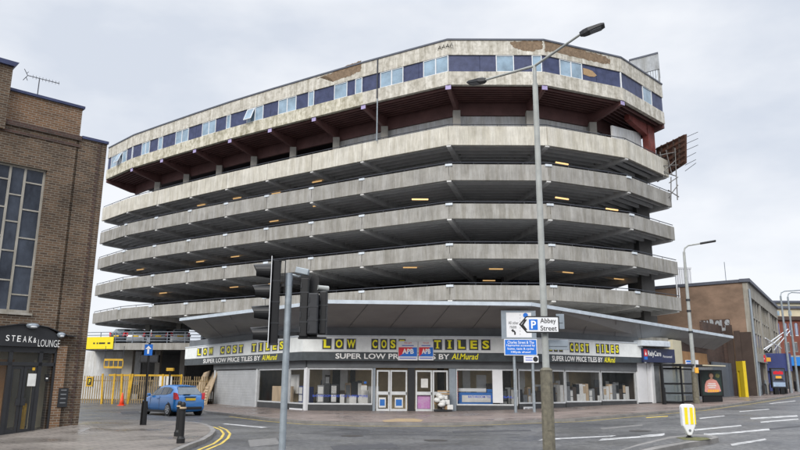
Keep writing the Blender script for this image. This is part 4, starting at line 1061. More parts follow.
for k in range(4):
    q = MB(); q.box(.06, u1 - u0 - .06, -.024, -.021, .12 + k * .13, .15 + k * .13); q.build('text_line', 'grey_block', mq, local=True)
q = MB(); a = W[LB.name] @ Vector((-.05, -.2, .15)); q.tube(a, a + Vector((.1, -.35, -.12)), .04, n=8)
# television aerial
ua, za = lu(40.5, 97); pa = W[LB.name] @ Vector((ua, .4, ztp))
ae = empty('tv_aerial', pa, 0, 'thin television aerial standing on the brick parapet', 'aerial')
topz = LS.uz(41.5, 81.5)[1] + .25; q = MB(); q.tube(pa, (pa.x, pa.y, topz), .018, n=6); q.build('mast', 'rail_dark', ae)
d = ray(60, 83) - ray(30, 79); dx = Vector((.83, .5, -.06)).normalized(); c = Vector((pa.x, pa.y, topz))
q = MB(); q.bar(c - dx * .35, c + dx * .62, .02, .02)
for k in range(9): e = c - dx * .2 + dx * .1 * k; q.tube(e - Vector((0, 0, .07)), e + Vector((0, 0, .07)), .006, n=5)
q.build('boom', 'rail_dark', ae)
q = MB(); e = c - dx * .36
for sgn in (1, -1): q.tube(e, e - dx * .12 + Vector((0, 0, .2 * sgn)), .012, n=5); q.tube(e - dx * .04 + Vector((0, 0, .07 * sgn)), e - dx * .1 + Vector((.06, .12, .16 * sgn)), .01, n=5)
q.build('reflector', 'rail_dark', ae)

# ------------------------------------------------------------------ left: entrance, fence and street furniture
def at_h(x, y, Y): return aty(x, y, Y)
fn = empty('metal_fence', (-17, 53.8, 0), 0, 'yellow framed palisade fence in front of the car park entrance', 'fence')
fa, fb_ = Vector((-23.5, 53.0, 0)), Vector((-12.9, 54.6, 0)); fs = Seg(fa, fb_)
htop = aty(150, 374.5, 53.8).z; 
def fbar(nm, m, u0, u1, z0, z1, t0, t1): b = MB(); fs.panel(b, u0, u1, z0, z1, t0, t1); return b.build(nm, m, fn)
fbar('top_rail', 'fence_yellow', fs.u(108), fs.u(181), htop - .13, htop, -.05, .05)
fbar('bottom_rail', 'fence_buff', 0, fs.len, .28, .36, 0, .05)
fbar('middle_rail', 'fence_buff', 0, fs.len, htop - .5, htop - .44, 0, .05)
pk = MB(); n = 66
for k in range(n):
    u = .06 + k * (fs.len - .1) / n; fs.panel(pk, u, u + .07, .05, htop - .12 - (.25 if k % 9 == 4 else 0), -.03, 0)
pk.build('palisade', 'fence_buff', fn)
for x, lean in ((102, -1.5), (114, 0), (121, -2), (129.5, 0), (132, 2.5), (162.5, 0), (181, 0)):
    u = fs.u(x); b = MB(); b.bar(fs.p(u - lean * .07, 0, -.08), fs.p(u, htop + .03, -.08), .13, .1, tuple(fs.n)); b.build('post', 'fence_yellow', fn)
for x in (159, 166): 
    u = fs.u(x); fbar('notice', 'paper_white', u, u + .42, htop - .85, htop - .12, -.1, -.06)
bg_ = empty('height_barrier', aty(114, 362, 58), 0, 'yellow ladder-like height barrier hanging under the first deck', 'barrier')
a = aty(104, 366, 58); b = aty(123, 362, 58)
for zz in (a.z - .1, a.z + .5):
    m = MB(); m.bar((a.x, a.y, zz), (b.x, b.y, zz), .1, .16); m.build('rail', 'fence_yellow', bg_)
for k in range(5):
    p = a.lerp(b, k / 4); m = MB(); m.bar((p.x, p.y, a.z - .02), (p.x, p.y, a.z + .42), .06, .06); m.build('rung', 'fence_yellow', bg_)
for k in (0, 4):
    p = a.lerp(b, k / 4); m = MB(); m.tube((p.x, p.y, a.z + .5), (p.x, p.y, 4.45), .02, n=5); m.build('hanger', 'rail_dark', bg_)
# parking sign on the fence
u = fs.u(86.2); z0_, z1_ = fs.uz(90, 386.5)[1], fs.uz(90, 376.5)[1]; u1 = fs.u(93)
m = MB(); fs.panel(m, u, u1, z0_, z1_, -.14, -.1); r = tag(m.build('parking_sign', 'fence_yellow'), 'yellow framed parking sign with P on the fence', 'sign')
m = MB(); fs.panel(m, u + .1, u1 - .1, z0_ + .1, z1_ - .1, -.145, -.141); m.build('sign_face', 'dark_frame', r)
m = MB(); fs.write(m, 'P', u + .19, u1 - .17, z0_ + .18, z1_ - .18, -.15, .03); m.build('lettering', 'banner_yellow', r)
# yellow banner on the deck railing
A_, B_ = Vector((-29, 62.5, 0)), Vector((-24.6, 61.2, 0)); bs = Seg(A_, B_)
u0, u1 = bs.u(86, 340), bs.len - .02; z0_, z1_ = bs.uz(105, 349)[1], bs.uz(105, 337)[1]
m = MB(); bs.panel(m, u0, u1, z0_, z1_, -.1, -.06); r = tag(m.build('yellow_banner', 'banner_yellow'), 'bright yellow banner hung on the first deck railing', 'banner')
for k, (fa_, fb2) in enumerate(((.3, .36), (.42, .47), (.5, .72), (.8, .9))):
    m = MB(); bs.panel(m, u0 + (u1 - u0) * fa_, u0 + (u1 - u0) * fb2, z0_ + .42, z0_ + .56, -.106, -.102); m.build('printed_mark', 'dark_frame', r)
# black box sign under the deck
p0, p1 = aty(140, 362.5, 60.8), aty(159, 355, 60.8)
r = empty('display_box', (p0.x, 60.8, p0.z), 0, 'dark blank display box hanging under the first deck edge', 'sign')
m = MB(); m.box(p0.x, p1.x, 60.7, 61.1, p0.z, p1.z); m.build('case', 'black_plastic', r)
m = MB(); m.box(p0.x + .08, p1.x - .08, 60.68, 60.697, p0.z + .08, p1.z - .08); m.build('screen', 'black_grey', r)
for fx in (.2, .8): m = MB(); m.tube((p0.x + (p1.x - p0.x) * fx, 60.9, p1.z), (p0.x + (p1.x - p0.x) * fx, 60.9, 4.5), .03, n=6); m.build('hanger', 'rail_dark', r)
# traffic cone
c = gp(121.5, 405.5)
r = empty('traffic_cone', c, 0, 'orange traffic cone in front of the fence', 'cone'); s_ = .95
m = MB(); m.box(c.x - .22, c.x + .22, c.y - .22, c.y + .22, c.z, c.z + .04); m.build('base', 'cone_orange', r)
m = MB(); m.lathe(c, [(.17, .041), (.115, .38), (.085, .55), (.035, .85), (.03, .86)], 14); m.build('cone_body', 'cone_orange', r, smooth=True)
# slim post with an amber box
c = Vector((*aty(168, 400, 53.2)[:2], 0)); zt_ = aty(168, 368, 53.2).z
r = empty('card_reader_post', c, 0, 'thin black post with an amber box on top behind the blue car', 'post')
m = MB(); m.tube(c, (c.x, c.y, zt_ - .25), .07, n=8); m.build('pole', 'black_plastic', r)
m = MB(); m.box(c.x - .26, c.x + .26, c.y - .15, c.y + .15, zt_ - .22, zt_); m.build('box', 'fence_yellow', r, bevel=.02)
# timber leaning in the gap beside the shop
for k, (xa, xb, ya, yb, yt, mm, lab) in enumerate(((190, 199, 402, 0, 371.5, 'wood_pale', 'pale plywood board leaning against the fence end'), (198, 206, 404, 0, 371, 'wood_pale', 'pale timber board leaning beside the roller shutter'))):
    a, b = gp(xa, ya), gp(xb, ya + 2); zt_ = aty(xb, yt, a.y + 1).z
    sft = Vector((.55, .7, 0))
    m = MB(); th = (b - a).normalized().cross(Vector((0, 0, 1))) * .06
    m.prism([a, b, b + sft + Vector((0, 0, zt_)), a + sft + Vector((.3, 0, zt_ - .1))], th)
    tag(m.build('timber_board', mm), lab, 'board')
a = gp(201.5, 406); r = empty('wooden_pallet', a, 0, 'stacked wooden pallet leaning behind the blue car', 'pallet')
dx = (gp(213, 408) - gp(201.5, 406)); dx.z = 0; dx = dx.normalized(); dn = Vector((dx.y, -dx.x, 0)); up = Vector((-dn.x * .14, -dn.y * .14, 1)).normalized()
for k in range(7):
    m = MB(); m.obox(a + up * (.05 + k * .19), dx * 1.15, -dn * .025, up * .12); m.build('slat', 'wood_pale', r)
for k in range(3):
    m = MB(); m.obox(a - dn * .026 + dx * (k * .52), dx * .1, -dn * .1, up * 1.4); m.build('bearer', 'wood_pale', r)

# bollards and one-way sign
def bollard(c, h, lab):
    r = empty('bollard', c, 0, lab, 'bollard', 'black bollards on the left pavement')
    m = MB(); m.lathe(c, [(.105, -.05), (.105, .12), (.09, .14), (.075, .18), (.07, h * .8), (.083, h * .81), (.083, h * .84), (.065, h * .85), (.065, h - .05), (.045, h), (.01, h + .01)], 16); m.build('body', 'black_plastic', r, smooth=False)
    m = MB(); m.lathe(c, [(.085, h * .845), (.085, h * .885)], 16); m.build('reflective_band', 'wood_pale', r)
    return r
c = gp(180.5, 443.5, .11); bollard(c, 1.02, 'black bollard with pale band at the pavement corner')
c = gp(177.5, 436.5, .11); r = bollard(c, .98, 'black bollard half hidden behind the front one at the corner')
c = gp(143, 425, .11)
r = empty('one_way_sign', c, 0, 'blue one-way arrow sign on a black post behind the blue car', 'road sign')
pt = aty(150.5, 347, c.y); q = Vector((pt.x, c.y, pt.z))
tp_ = Vector((c.x, c.y, aty(150, 343, c.y).z))
m = MB(); m.tube(c, (c.x, c.y, .95), .12, .1, n=12); m.build('post_sleeve', 'black_plastic', r)
m = MB(); m.tube((c.x, c.y, .95), tp_, .045, n=10); m.build('post', 'black_plastic', r)
z0_, z1_ = aty(150, 355.5, c.y).z, aty(150, 344.5, c.y).z; hw = (z1_ - z0_) * .36
m = MB(); m.box(c.x - hw, c.x + hw, c.y - .1, c.y - .06, z0_, z1_); sfp = m.build('sign_plate', 'sign_blue', r)
m = MB(); yy = c.y - .104
m.prism([(c.x - .035, yy, z0_ + .06), (c.x + .035, yy, z0_ + .06), (c.x + .035, yy, z1_ - .16), (c.x - .035, yy, z1_ - .16)], (0, .003, 0))
m.prism([(c.x - .11, yy, z1_ - .17), (c.x + .11, yy, z1_ - .17), (c.x, yy, z1_ - .05)], (0, .003, 0)); m.build('arrow', 'letter_white', sfp)

# ------------------------------------------------------------------ cars
ST = [  # x, half width low, z bottom, belt z, roof z, roof half width
    (0.00, .68, .27, .66, .70, .60), (.05, .80, .22, .86, .93, .66), (.18, .845, .17, .95, 1.08, .66), (.52, .865, .14, .97, 1.40, .57), (.95, .87, .13, .965, 1.475, .565),
    (1.5, .87, .13, .95, 1.49, .57), (2.05, .87, .13, .93, 1.46, .565), (2.35, .87, .13, .92, 1.38, .56), (2.75, .865, .13, .91, 1.14, .62), (3.05, .86, .14, .89, .97, .66),
    (3.4, .85, .15, .80, .87, .62), (3.72, .80, .17, .68, .74, .55), (3.95, .62, .22, .55, .58, .45)]
def stat(x):
    for a, b in zip(ST, ST[1:]):
        if a[0] <= x <= b[0]:
            f = (x - a[0]) / (b[0] - a[0]); return [p + (q - p) * f for p, q in zip(a, b)]
def section(x):
    _, w, zb, zt, zr, wr = stat(x); cab = zr - zt > .16
    return [(w * .9, zb), (w, zb + .12), (w * 1.0, .5 if zt > .6 else zb + .16), (w * .985, zt - .06), (w * .95, zt), (wr + (.03 if cab else .02), zr - (.07 if cab else .02)), (wr * .86, zr - .01), (wr * .45, zr + .01)]
def car_up(x, t):                                   # point on the greenhouse side, t 0 at the belt, 1 at the roof rail
    s = section(x); a, b = s[4], s[5]; return (a[0] + (b[0] - a[0]) * t, a[1] + (b[1] - a[1]) * t)
def make_car(paint, label, loc, rz, group=None):
    r = empty('parked_car', loc, rz, label, 'car', group)
    b = MB(); xs = sorted(set([s[0] for s in ST] + [.3, .75, 1.2, 1.75, 2.2, 2.55]))
    rings = []
    for x in xs:
        h = section(x); rings.append([(x, -y, z) for y, z in h] + [(x, y, z) for y, z in h[::-1]])
    n = len(rings[0])
    b.add([p for q in rings for p in q], [(i * n + j, i * n + (j + 1) % n, (i + 1) * n + (j + 1) % n, (i + 1) * n + j) for i in range(len(rings) - 1) for j in range(n)] + [tuple(range(n)), tuple(range((len(rings) - 1) * n, len(rings) * n))])
    b.build('body', paint, r, local=True, smooth=True, sub=1)
    for sg in (1, -1):
        def gpn(x0, x1, tl0, th0, tl1, th1, nm='side_window'):
            q = MB(); P_ = []
            for x, t in ((x0, tl0), (x1, tl1), (x1, th1), (x0, th0)):
                y, z = car_up(x, t); P_.append((x, sg * (y + .006), z))
            q.prism(P_, (0, sg * .006, .003)); q.build(nm, 'car_glass', r, local=True)
        gpn(1.62, 2.3, .1, .92, .1, .9); gpn(2.33, 2.72, .1, .88, .1, .35); gpn(.98, 1.57, .12, .9, .1, .92); gpn(.62, .95, .3, .8, .14, .9)
    def cross(x, k, tt): pass
    # tailgate and windscreen glass
    q = MB(); lo = section(.15); hi = section(.5)
    q.prism([(.125, -.6, 1.0), (.125, .6, 1.0), (.455, .5, 1.36), (.455, -.5, 1.36)], (-.02, 0, .02)); q.build('rear_window', 'car_rear_glass', r, local=True)
    q = MB(); q.prism([(2.47, -.5, 1.345), (2.47, .5, 1.345), (3.0, .6, 1.0), (3.0, -.6, 1.0)], (.02, 0, .02)); q.build('windscreen', 'car_glass', r, local=True)
    for sg in (1, -1):
        q = MB(); q.prism([(.02, sg * .6, .78), (.02, sg * .79, .8), (.06, sg * .80, 1.12), (.1, sg * .66, 1.08), (.02, sg * .62, .9)], (.16, sg * .035, .0)); q.build('tail_light', 'tail_red', r, local=True)
        q = MB(); q.prism([(3.55, sg * .5, .68), (3.55, sg * .8, .7), (3.25, sg * .8, .84), (3.3, sg * .62, .84)], (.14, 0, -.06)); q.build('headlight', 'lamp_clear', r, local=True)
        q = MB(); q.box(2.55, 2.75, sg * .88, sg * 1.02, .92, 1.06); q.build('wing_mirror', paint, r, local=True, bevel=.03)
        for xw in (.66, 3.15):
            a = MB(); a.tube((xw, sg * .76, .31), (xw, sg * .862, .31), .35, n=24); a.build('wheel_arch', 'black_plastic', r, local=True)
            t = MB(); t.tube((xw, sg * .66, .3), (xw, sg * .872, .3), .3, n=24); wh = t.build('wheel', 'tyre', r, local=True, bevel=.02)
            t = MB(); t.tube((xw, sg * .865, .305), (xw, sg * .879, .305), .06, n=10)
            for k in range(7):
                an = k * math.tau / 7; t.bar((xw, sg * .876, .305), (xw + .2 * math.cos(an), sg * .876, .305 + .2 * math.sin(an)), .05, .012, (0, 1, 0))
            for k in range(20):
                an, a2 = k * math.tau / 20, (k + 1) * math.tau / 20
                t.bar((xw + .205 * math.cos(an), sg * .876, .305 + .205 * math.sin(an)), (xw + .205 * math.cos(a2), sg * .876, .305 + .205 * math.sin(a2)), .03, .014, (0, 1, 0))
            t.build('rim', 'alloy', wh, local=True)
    for sg in (1, -1):
        for x0, x1, z0, z1 in ((1.58, 1.6, .3, .94), (2.62, 2.64, .3, .9)):
            yb = stat(x0)[1] * .995; q = MB(); q.box(x0, x1, min(sg * yb, sg * (yb + .004)), max(sg * yb, sg * (yb + .004)), z0, z1); q.build('door_gap', 'black_plastic', r, local=True)
        q = MB(); q.box(1.66, 1.86, min(sg * .86, sg * .885), max(sg * .86, sg * .885), .8, .84); q.build('door_handle', paint, r, local=True, bevel=.008)
        q = MB(); q.box(1.0, 2.8, min(sg * .845, sg * .868), max(sg * .845, sg * .868), .15, .26); q.build('sill', 'black_grey', r, local=True)
    q = MB(); q.box(.06, .1, -.02, .36, 1.02, 1.045); q.build('wiper', 'black_plastic', r, local=True)
    q = MB(); q.box(-.012, .05, -.3, .3, .9, .93); q.build('boot_handle', 'black_grey', r, local=True)
    q = MB(); q.box(-.03, .03, -.26, .26, .74, .85); q.build('number_plate', 'plate_yellow', r, local=True)
    q = MB(); q.box(-.035, .12, -.64, .64, .3, .44); q.build('bumper_insert', 'black_grey', r, local=True, bevel=.03)
    q = MB(); q.box(.42, .6, -.5, .5, 1.415, 1.44); q.build('roof_spoiler', paint, r, local=True, bevel=.015)
    return r
hd_ = math.atan2(.72, -.69)
rl, rr_ = gp(168, 416.6), gp(196.5, 416.6)
rc = Vector((aty(183.2, 414, 36.2).x, 36.2, 0)); back_ = Vector((-.69, .72, 0)).normalized()
make_car('car_blue', 'bright blue hatchback parked by the pavement edge', tuple(rc - back_ * .66), hd_)
for k, (px, m_, lab, rz, YY) in enumerate(((116, 'car_dark', 'dark car behind the railing, farthest left on the first deck', 1.3, 63.3), (135, 'car_silver', 'silver car behind the first deck railing, left of the dark grey one', 1.75, 63.4), (158, 'car_dark', 'dark car behind the railing near the one-way sign', 1.5, 63.2), (180, 'car_white', 'white car behind the railing at the canopy tip', 1.9, 63.0))):
    p = aty(px, 340, YY); make_car(m_, lab, (p.x, p.y, 4.8), rz, 'cars parked on the first deck')

# ------------------------------------------------------------------ traffic signal in the foreground
TY = 12.6
tb = Vector((*aty(283, 470, TY)[:2], .1)); tb.x = aty(285.8, 360, TY).x
ts = empty('traffic_signal', tb, 0, 'grey traffic signal pole with black signal heads in the foreground', 'traffic light')
tt = aty(289, 275, TY).z
m = MB(); m.tube(tb, (tb.x, tb.y, tt), .061, n=18); m.build('pole', 'galvanised', ts, smooth=False)
m = MB(); m.tube((tb.x, tb.y, tt), (tb.x, tb.y, tt + .03), .066, n=18); m.tube((tb.x, tb.y, tt - .2), (tb.x, tb.y, tt - .0), .064, n=18); m.build('pole_cap', 'sign_grey', ts)
ty = TY + .02
hx0, hx1 = aty(269.8, 300, ty).x, aty(279.5, 300, ty).x; hz0, hz1 = aty(274, 345, ty).z, aty(274, 261, ty).z
hd1 = MB(); hd1.box(hx0 + .02, hx1, ty - .13, ty + .13, hz0, hz1); head = hd1.build('signal_head', 'black_plastic', ts, bevel=.025)
n = 4; hh = (hz1 - hz0) / n
for k in range(n + 1):
    m = MB(); m.box(hx0 + .03, hx1 + .006, ty - .136, ty + .136, hz0 + k * hh - .012 + (.014 if k == 0 else 0) - (.014 if k == n else 0), hz0 + k * hh + .012 + (.014 if k == 0 else 0) - (.014 if k == n else 0)); m.build('housing_rib', 'black_grey', head)
bb = MB(); bb.box(hx0 - .004, hx0 + .018, ty - .16, ty + .2, hz0 - .06, hz1 + .06); bo = bb.build('backing_board', 'black_plastic', head)
m = MB(); m.box(hx0 - .004, hx0 + .008, ty - .2, ty - .1605, hz0 - .06, hz1 + .06); m.build('white_edge', 'sign_white', head)
for k in range(n):                                     # tapered half-open visors over each aspect
    zc_ = hz0 + (k + .5) * hh; m = MB(); na = 18; vs = []; L_v = .31
    for xx, rr_ in ((hx0 - .01, .142), (hx0 - .01 - L_v, .112)):
        for i in range(na + 1):
            an = R(-55 + 290 * i / na); ln = 1 if xx > hx0 - .1 else (.82 + .18 * max(0, math.sin(an)))
            xq = xx if xx > hx0 - .1 else hx0 - .01 - L_v * ln
            vs.append((xq, ty + rr_ * math.cos(an), zc_ + rr_ * math.sin(an)))
    m.add(vs, [(i, i + 1, na + 2 + i, na + 1 + i) for i in range(na)])
    vo = m.build('visor', 'black_plastic', head); vo.modifiers.new('t', 'SOLIDIFY').thickness = .008
    m = MB(); m.tube((hx0 - .022, ty, zc_), (hx0 - .006, ty, zc_), .1, n=18); m.build('lens', ('lens', 'lens', 'lens', 'lens')[k], head)
_p = Vector((hx0 + .05, ty, 0)); head.matrix_local = Matrix.Translation(_p - W[ts.name].translation) @ Matrix.Rotation(R(11), 4, 'Z') @ Matrix.Translation(W[ts.name].translation - _p)   # it faces slightly this way
# second pair of heads seen from behind
gx = lambda px, yy=TY: aty(px, 300, yy).x
gz = lambda py: aty(312, py, TY + .1).z
for xa, xb, ya, yb, dy in ((300.2, 308.6, 337.5, 279, .05), (309, 319, 335, 294.5, -.04), (319.2, 326.6, 334.5, 291.5, .12)):
    m = MB(); m.box(gx(xa), gx(xb), TY - .1 + dy, TY + .14 + dy, gz(ya), gz(yb)); h2 = m.build('signal_head', 'black_plastic' if xa != 309 else 'black_grey', ts, bevel=.02)
    nn = 4 if xa < 305 else 3; hh2 = (gz(yb) - gz(ya)) / nn
    for k in range(1, nn):
        m = MB(); m.box(gx(xa) - .004, gx(xb) + .004, TY - .105 + dy, TY + .13 + dy, gz(ya) + k * hh2 - .012, gz(ya) + k * hh2 + .012); m.build('housing_rib', 'black_grey', h2)
    for k in range(nn):
        m = MB(); m.bar((gx(xa) + .02, TY - .103 + dy, gz(ya) + (k + .3) * hh2), (gx(xa) + .02, TY - .103 + dy, gz(ya) + (k + .7) * hh2), .02, .02); m.build('hinge', 'black_grey', h2)
m = MB(); c = Vector((gx(312.5), TY + .22, gz(278.5))); m.tube(c, c + Vector((0, .02, 0)), (gx(317) - gx(308)) / 2, n=20); m.box(gx(308.2), gx(316.8), TY + .215, TY + .245, gz(338), gz(278.5)); m.build('backing_board', 'black_plastic', ts)
m = MB(); m.box(gx(299.4), gx(327), TY + .0, TY + .12, gz(339.2), gz(337.2)); m.build('bottom_bracket', 'black_plastic', ts)
m = MB(); c = Vector((gx(316), TY + .2, gz(286.8))); m.tube(c, c + Vector((.18, .1, -.01)), .045, .052, n=14); m.build('pedestrian_sensor', 'lamp_post_paint', ts)
for z in (gz(283), gz(334)):
    m = MB(); m.bar((tb.x, TY, z), (gx(301), TY + .06, z), .05, .06); m.build('mounting_arm', 'black_plastic', ts)
for z in (aty(285, 285, TY).z, aty(285, 337, TY).z):
    m = MB(); m.bar((tb.x, TY, z), (hx1, TY, z), .04, .05); m.build('mounting_arm', 'black_plastic', ts)
m = MB(); m.path([(hx1 - .02, TY - .1, hz1 - .01), (hx1 + .1, TY - .1, hz1 - .01), (hx1 + .1, TY - .1, hz1 - .62), (hx1, TY - .1, hz1 - .62)], .009, 6); m.build('cable', 'black_plastic', ts)
dc = MB(); c = Vector((gx(301.5), TY - .02, aty(301, 271.6, TY).z)); a_ = Vector((.98, 0, -.2)).normalized(); u_ = Vector((.2, 0, .98))
dc.obox(c - a_ * .12 - u_ * .055 - Vector((0, .07, 0)), a_ * .24, (0, .14, 0), u_ * .11); d = dc.build('vehicle_detector', 'galvanised', ts, bevel=.012)
m = MB(); m.tube(c - u_ * .05, (c.x - .05, c.y, tt - .03), .015, n=6); m.tube((tb.x, TY, tt + .02), (c.x - .05, c.y, tt - .03), .02, n=6); m.build('bracket', 'galvanised', d)

# ------------------------------------------------------------------ main street lamp and its signs
LY = 17.0
lp = Vector((aty(549.2, 445, LY).x, LY, g(3.4) + .0)); lx = (aty(545, 340, LY).x + aty(541, 260, LY).x) / 2
lx = aty(545.2, 345, LY).x; lp.x = lx
jt = aty(531.5, 66, LY).z
sl_ = empty('street_lamp', lp, 0, 'tall twin-armed street lamp with weathered brown base in front of the shop', 'street lamp')
zs = aty(547, 371, LY).z
m = MB(); m.tube((lx, LY, -.1), (lx, LY, zs), .15, .145, n=10); m.lathe((lx, LY, zs), [(.15, 0), (.155, .02), (.09, .08)], 10); m.build('base_sleeve', 'lamp_sleeve', sl_)
m = MB(); m.box(lx - .045, lx + .045, LY - .155, LY - .1, .6, 1.05); m.build('access_door', 'lamp_sleeve', sl_)
m = MB(); m.tube((lx, LY, zs + .05), (lx, LY, jt - .5), .085, .07, n=14); m.tube((lx, LY, jt - .5), (lx, LY, jt), .05, n=12); m.build('pole', 'lamp_post_paint', sl_)
J = Vector((lx, LY, jt))
EL, ER = atz(485, 80, jt + .12), atz(581, 34, jt + .28)
m = MB(); m.tube(J, EL, .036, .03, n=10); m.build('arm', 'lamp_post_paint', sl_)
m = MB(); m.tube(J, ER, .036, .03, n=10); m.build('arm', 'lamp_post_paint', sl_)
for E_, tipx, tipy, hz_ in ((EL, 468.5, 83.5, jt + .16), (ER, 604.5, 25, jt + .42)):
    d_ = atz(tipx, tipy, hz_) - E_; ln = d_.length; d_.normalize(); sd = d_.cross(Vector((0, 0, 1))).normalized(); up = sd.cross(d_)
    ln = min(ln, .75); w = .13
    m = MB(); out = []
    for f, ww_, h0, h1 in ((-.05, .05, -.04, .05), (.12, .1, -.06, .07), (.3, w, -.05, .07), (.85, w, -.035, .045), (1, w * .8, -.02, .02)):
        out.append([E_ + d_ * ln * f + sd * (ww_ * q) + up * h for q, h in ((-1, h0), (1, h0), (1, h1 * .6), (.6, h1), (-.6, h1), (-1, h1 * .6))])
    nn = 6; m.add([p for q in out for p in q], [(i * nn + j, i * nn + (j + 1) % nn, (i + 1) * nn + (j + 1) % nn, (i + 1) * nn + j) for i in range(4) for j in range(nn)] + [tuple(range(nn)), tuple(range(4 * nn, 5 * nn))])
    ho = m.build('lantern', 'black_grey', sl_)
    m = MB(); m.obox(E_ + d_ * ln * .36 - sd * w * .75 - up * .062, d_ * ln * .48, sd * w * 1.5, up * .018); m.build('led_panel', 'grey_block', ho)
def flag(x0, x1, y0, y1, Y): a, b = aty(x0, y1, Y), aty(x1, y0, Y); return a.x, b.x, a.z, b.z
# parking direction sign
x0, x1, z0_, z1_ = flag(519.4, 559, 316.2, 332.8, LY - .2)
xm = aty(526.5, 325, LY - .2).x; zm = (z0_ + z1_) / 2; yy = LY - .2
def arrow(inset, y, th):
    i = inset
    return [(x0 + i * 1.5, y, zm), (xm + i * .4, y, z0_ + i), (x1 - i, y, z0_ + i), (x1 - i, y, z1_ - i), (xm + i * .4, y, z1_ - i)], (0, th, 0)
r = empty('parking_direction_sign', (lx, yy, z0_), 0, 'white arrow-ended sign reading Abbey Street with blue P on the street lamp', 'road sign')
m = MB(); m.prism(*arrow(0, yy, .03)); pl = m.build('plate', 'letter_black', r)
m = MB(); m.prism(*arrow(.03, yy - .004, .003)); m.build('white_face', 'sign_white', r)
u = lambda px: aty(px, 325, yy).x; v = lambda py: aty(540, py, yy).z
m = MB(); m.prism([(u(521.3), yy - .008, v(325)), (u(525), yy - .008, v(330)), (u(527.2), yy - .008, v(330)), (u(523.6), yy - .008, v(325)), (u(527.2), yy - .008, v(319.5)), (u(525), yy - .008, v(319.5))], (0, .003, 0)); m.build('chevron', 'letter_black', r)
m = MB(); m.box(u(529), u(537.6), yy - .008, yy - .005, v(330), v(319.4)); m.build('blue_panel', 'sign_blue', r)
m = MB(); write(m, 'P', (u(531), yy - .011, v(328.6)), (u(536) - u(531), 0, 0), (0, 0, v(320.8) - v(328.6)), .02); m.build('lettering', 'letter_white', r)
m = MB(); write(m, 'Abbey', (u(540.3), yy - .008, v(324.6)), (u(556) - u(540.3), 0, 0), (0, 0, v(318.2) - v(324.6)), .008); write(m, 'Street', (u(540.3), yy - .008, v(330.6)), (u(556.6) - u(540.3), 0, 0), (0, 0, v(325.6) - v(330.6)), .008); m.build('lettering', 'letter_black', r)
for z in (v(320), v(329)): m = MB(); m.box(lx - .1, lx + .1, yy + .03, LY + .1, z - .02, z + .02); m.build('clamp', 'galvanised', r)
for (a, b, c_, d_, Y, lab) in ((556.6, 564, 314, 329, LY + .25, 'grey back of a road sign behind the Abbey Street sign'), (548.7, 568.4, 340, 349.8, LY + .1, 'grey back of a low road sign on the street lamp')):
    x0_, x1_, z0b, z1b = flag(a, b, c_, d_, Y)
    m = MB(); m.box(x0_, x1_, Y, Y + .02, z0b, z1b); r = tag(m.build('road_sign', 'sign_grey', None, bevel=.006), lab, 'road sign')
    m = MB(); m.box(min(lx, x0_), x1_ - .04, Y - .02, Y - .002, (z0b + z1b) / 2 - .03, (z0b + z1b) / 2 + .03); m.build('stiffener', 'sign_grey', r)
# large direction sign on two posts
PY = 37.0
r = empty('direction_sign', (aty(525, 400, PY).x, PY, .3), 0, 'white and blue direction sign on two grey posts before the shop', 'road sign')
pp = lambda px, py: aty(px, py, PY)
for xx, yb in ((514.8, 411), (533.2, 411.5)):
    p = pp(xx, 380); m = MB(); m.tube((p.x, PY, .0), (p.x, PY, pp(xx, 315 if xx < 520 else 318).z), .075, n=12); m.build('post', 'galvanised', r)
def pbox(xa, xb, ya, yb, y0, y1, nm, mm, par=r):
    a, b = pp(xa, yb), pp(xb, ya); m = MB(); m.box(a.x, b.x, PY + y0, PY + y1, a.z, b.z); return m.build(nm, mm, par)
pbox(501.3, 535, 311, 339, -.14, -.1, 'grey_panel', 'sign_grey')
wf_ = pbox(506.3, 530.5, 313, 337.5, -.148, -.143, 'white_panel', 'sign_white')
pbox(504, 536.2, 339.4, 355.4, -.15, -.1, 'blue_panel_edge', 'sign_white'); bf_ = pbox(504.8, 535.5, 340.1, 354.7, -.158, -.153, 'blue_panel', 'sign_blue')
sw = pbox(523.4, 537.8, 356, 362.6, -.15, -.1, 'small_plate', 'sign_white')
def ptext(body, xa, xb, ya, yb, t, mm, par, bold=.005):
    a, b = pp(xa, yb), pp(xb, ya); m = MB(); write(m, body, (a.x, PY + t, a.z), (b.x - a.x, 0, 0), (0, 0, b.z - a.z), bold); m.build('lettering', mm, par)
ptext('All other', 508, 518, 321.5, 324.6, -.152, 'letter_black', wf_); ptext('routes', 509.5, 516, 325.8, 328.6, -.152, 'letter_black', wf_)
m = MB(); q = lambda x, y: pp(x, y) + Vector((0, -.153, 0))
for a, b in (((514.5, 335), (514.5, 332)), ((514.5, 332), (512, 330.6))): m.bar(q(*a), q(*b), .004, .08, (0, 0, 1) if a[0] != b[0] else (1, 0, 0))
m.prism([q(513, 329), q(510.6, 330.4), q(512.6, 332.6)], (0, .003, 0)); m.build('arrow', 'letter_black', wf_)
m = MB(); c = q(525, 315.6); m.tube(c, c + Vector((0, .003, 0)), .13, n=20); m.build('blue_disc', 'sign_blue', wf_)
m = MB()
for k in range(7): a = q(519.7, 314.5 + k * 3.2); b = q(519.7, 316 + k * 3.2); m.bar(a, b, .02, .003, (0, 1, 0))
m.build('dashed_line', 'grey_block', wf_)
for k, t_ in enumerate(('Charles Street & The', 'Haymarket accessed by', 'buses, taxis & cycles', '100yds ahead')):
    ind = (1.5, .6, 1.6, 5.0)[k]; ptext(t_, 505.6 + ind, 534.9 - ind, 341.2 + k * 3.3, 343.8 + k * 3.3, -.162, 'letter_white', bf_)
m = MB(); c = pp(535, 359.3) + Vector((0, -.153, 0)); m.tube(c, c + Vector((0, .003, 0)), .13, n=18); m.build('black_disc', 'letter_black', sw)
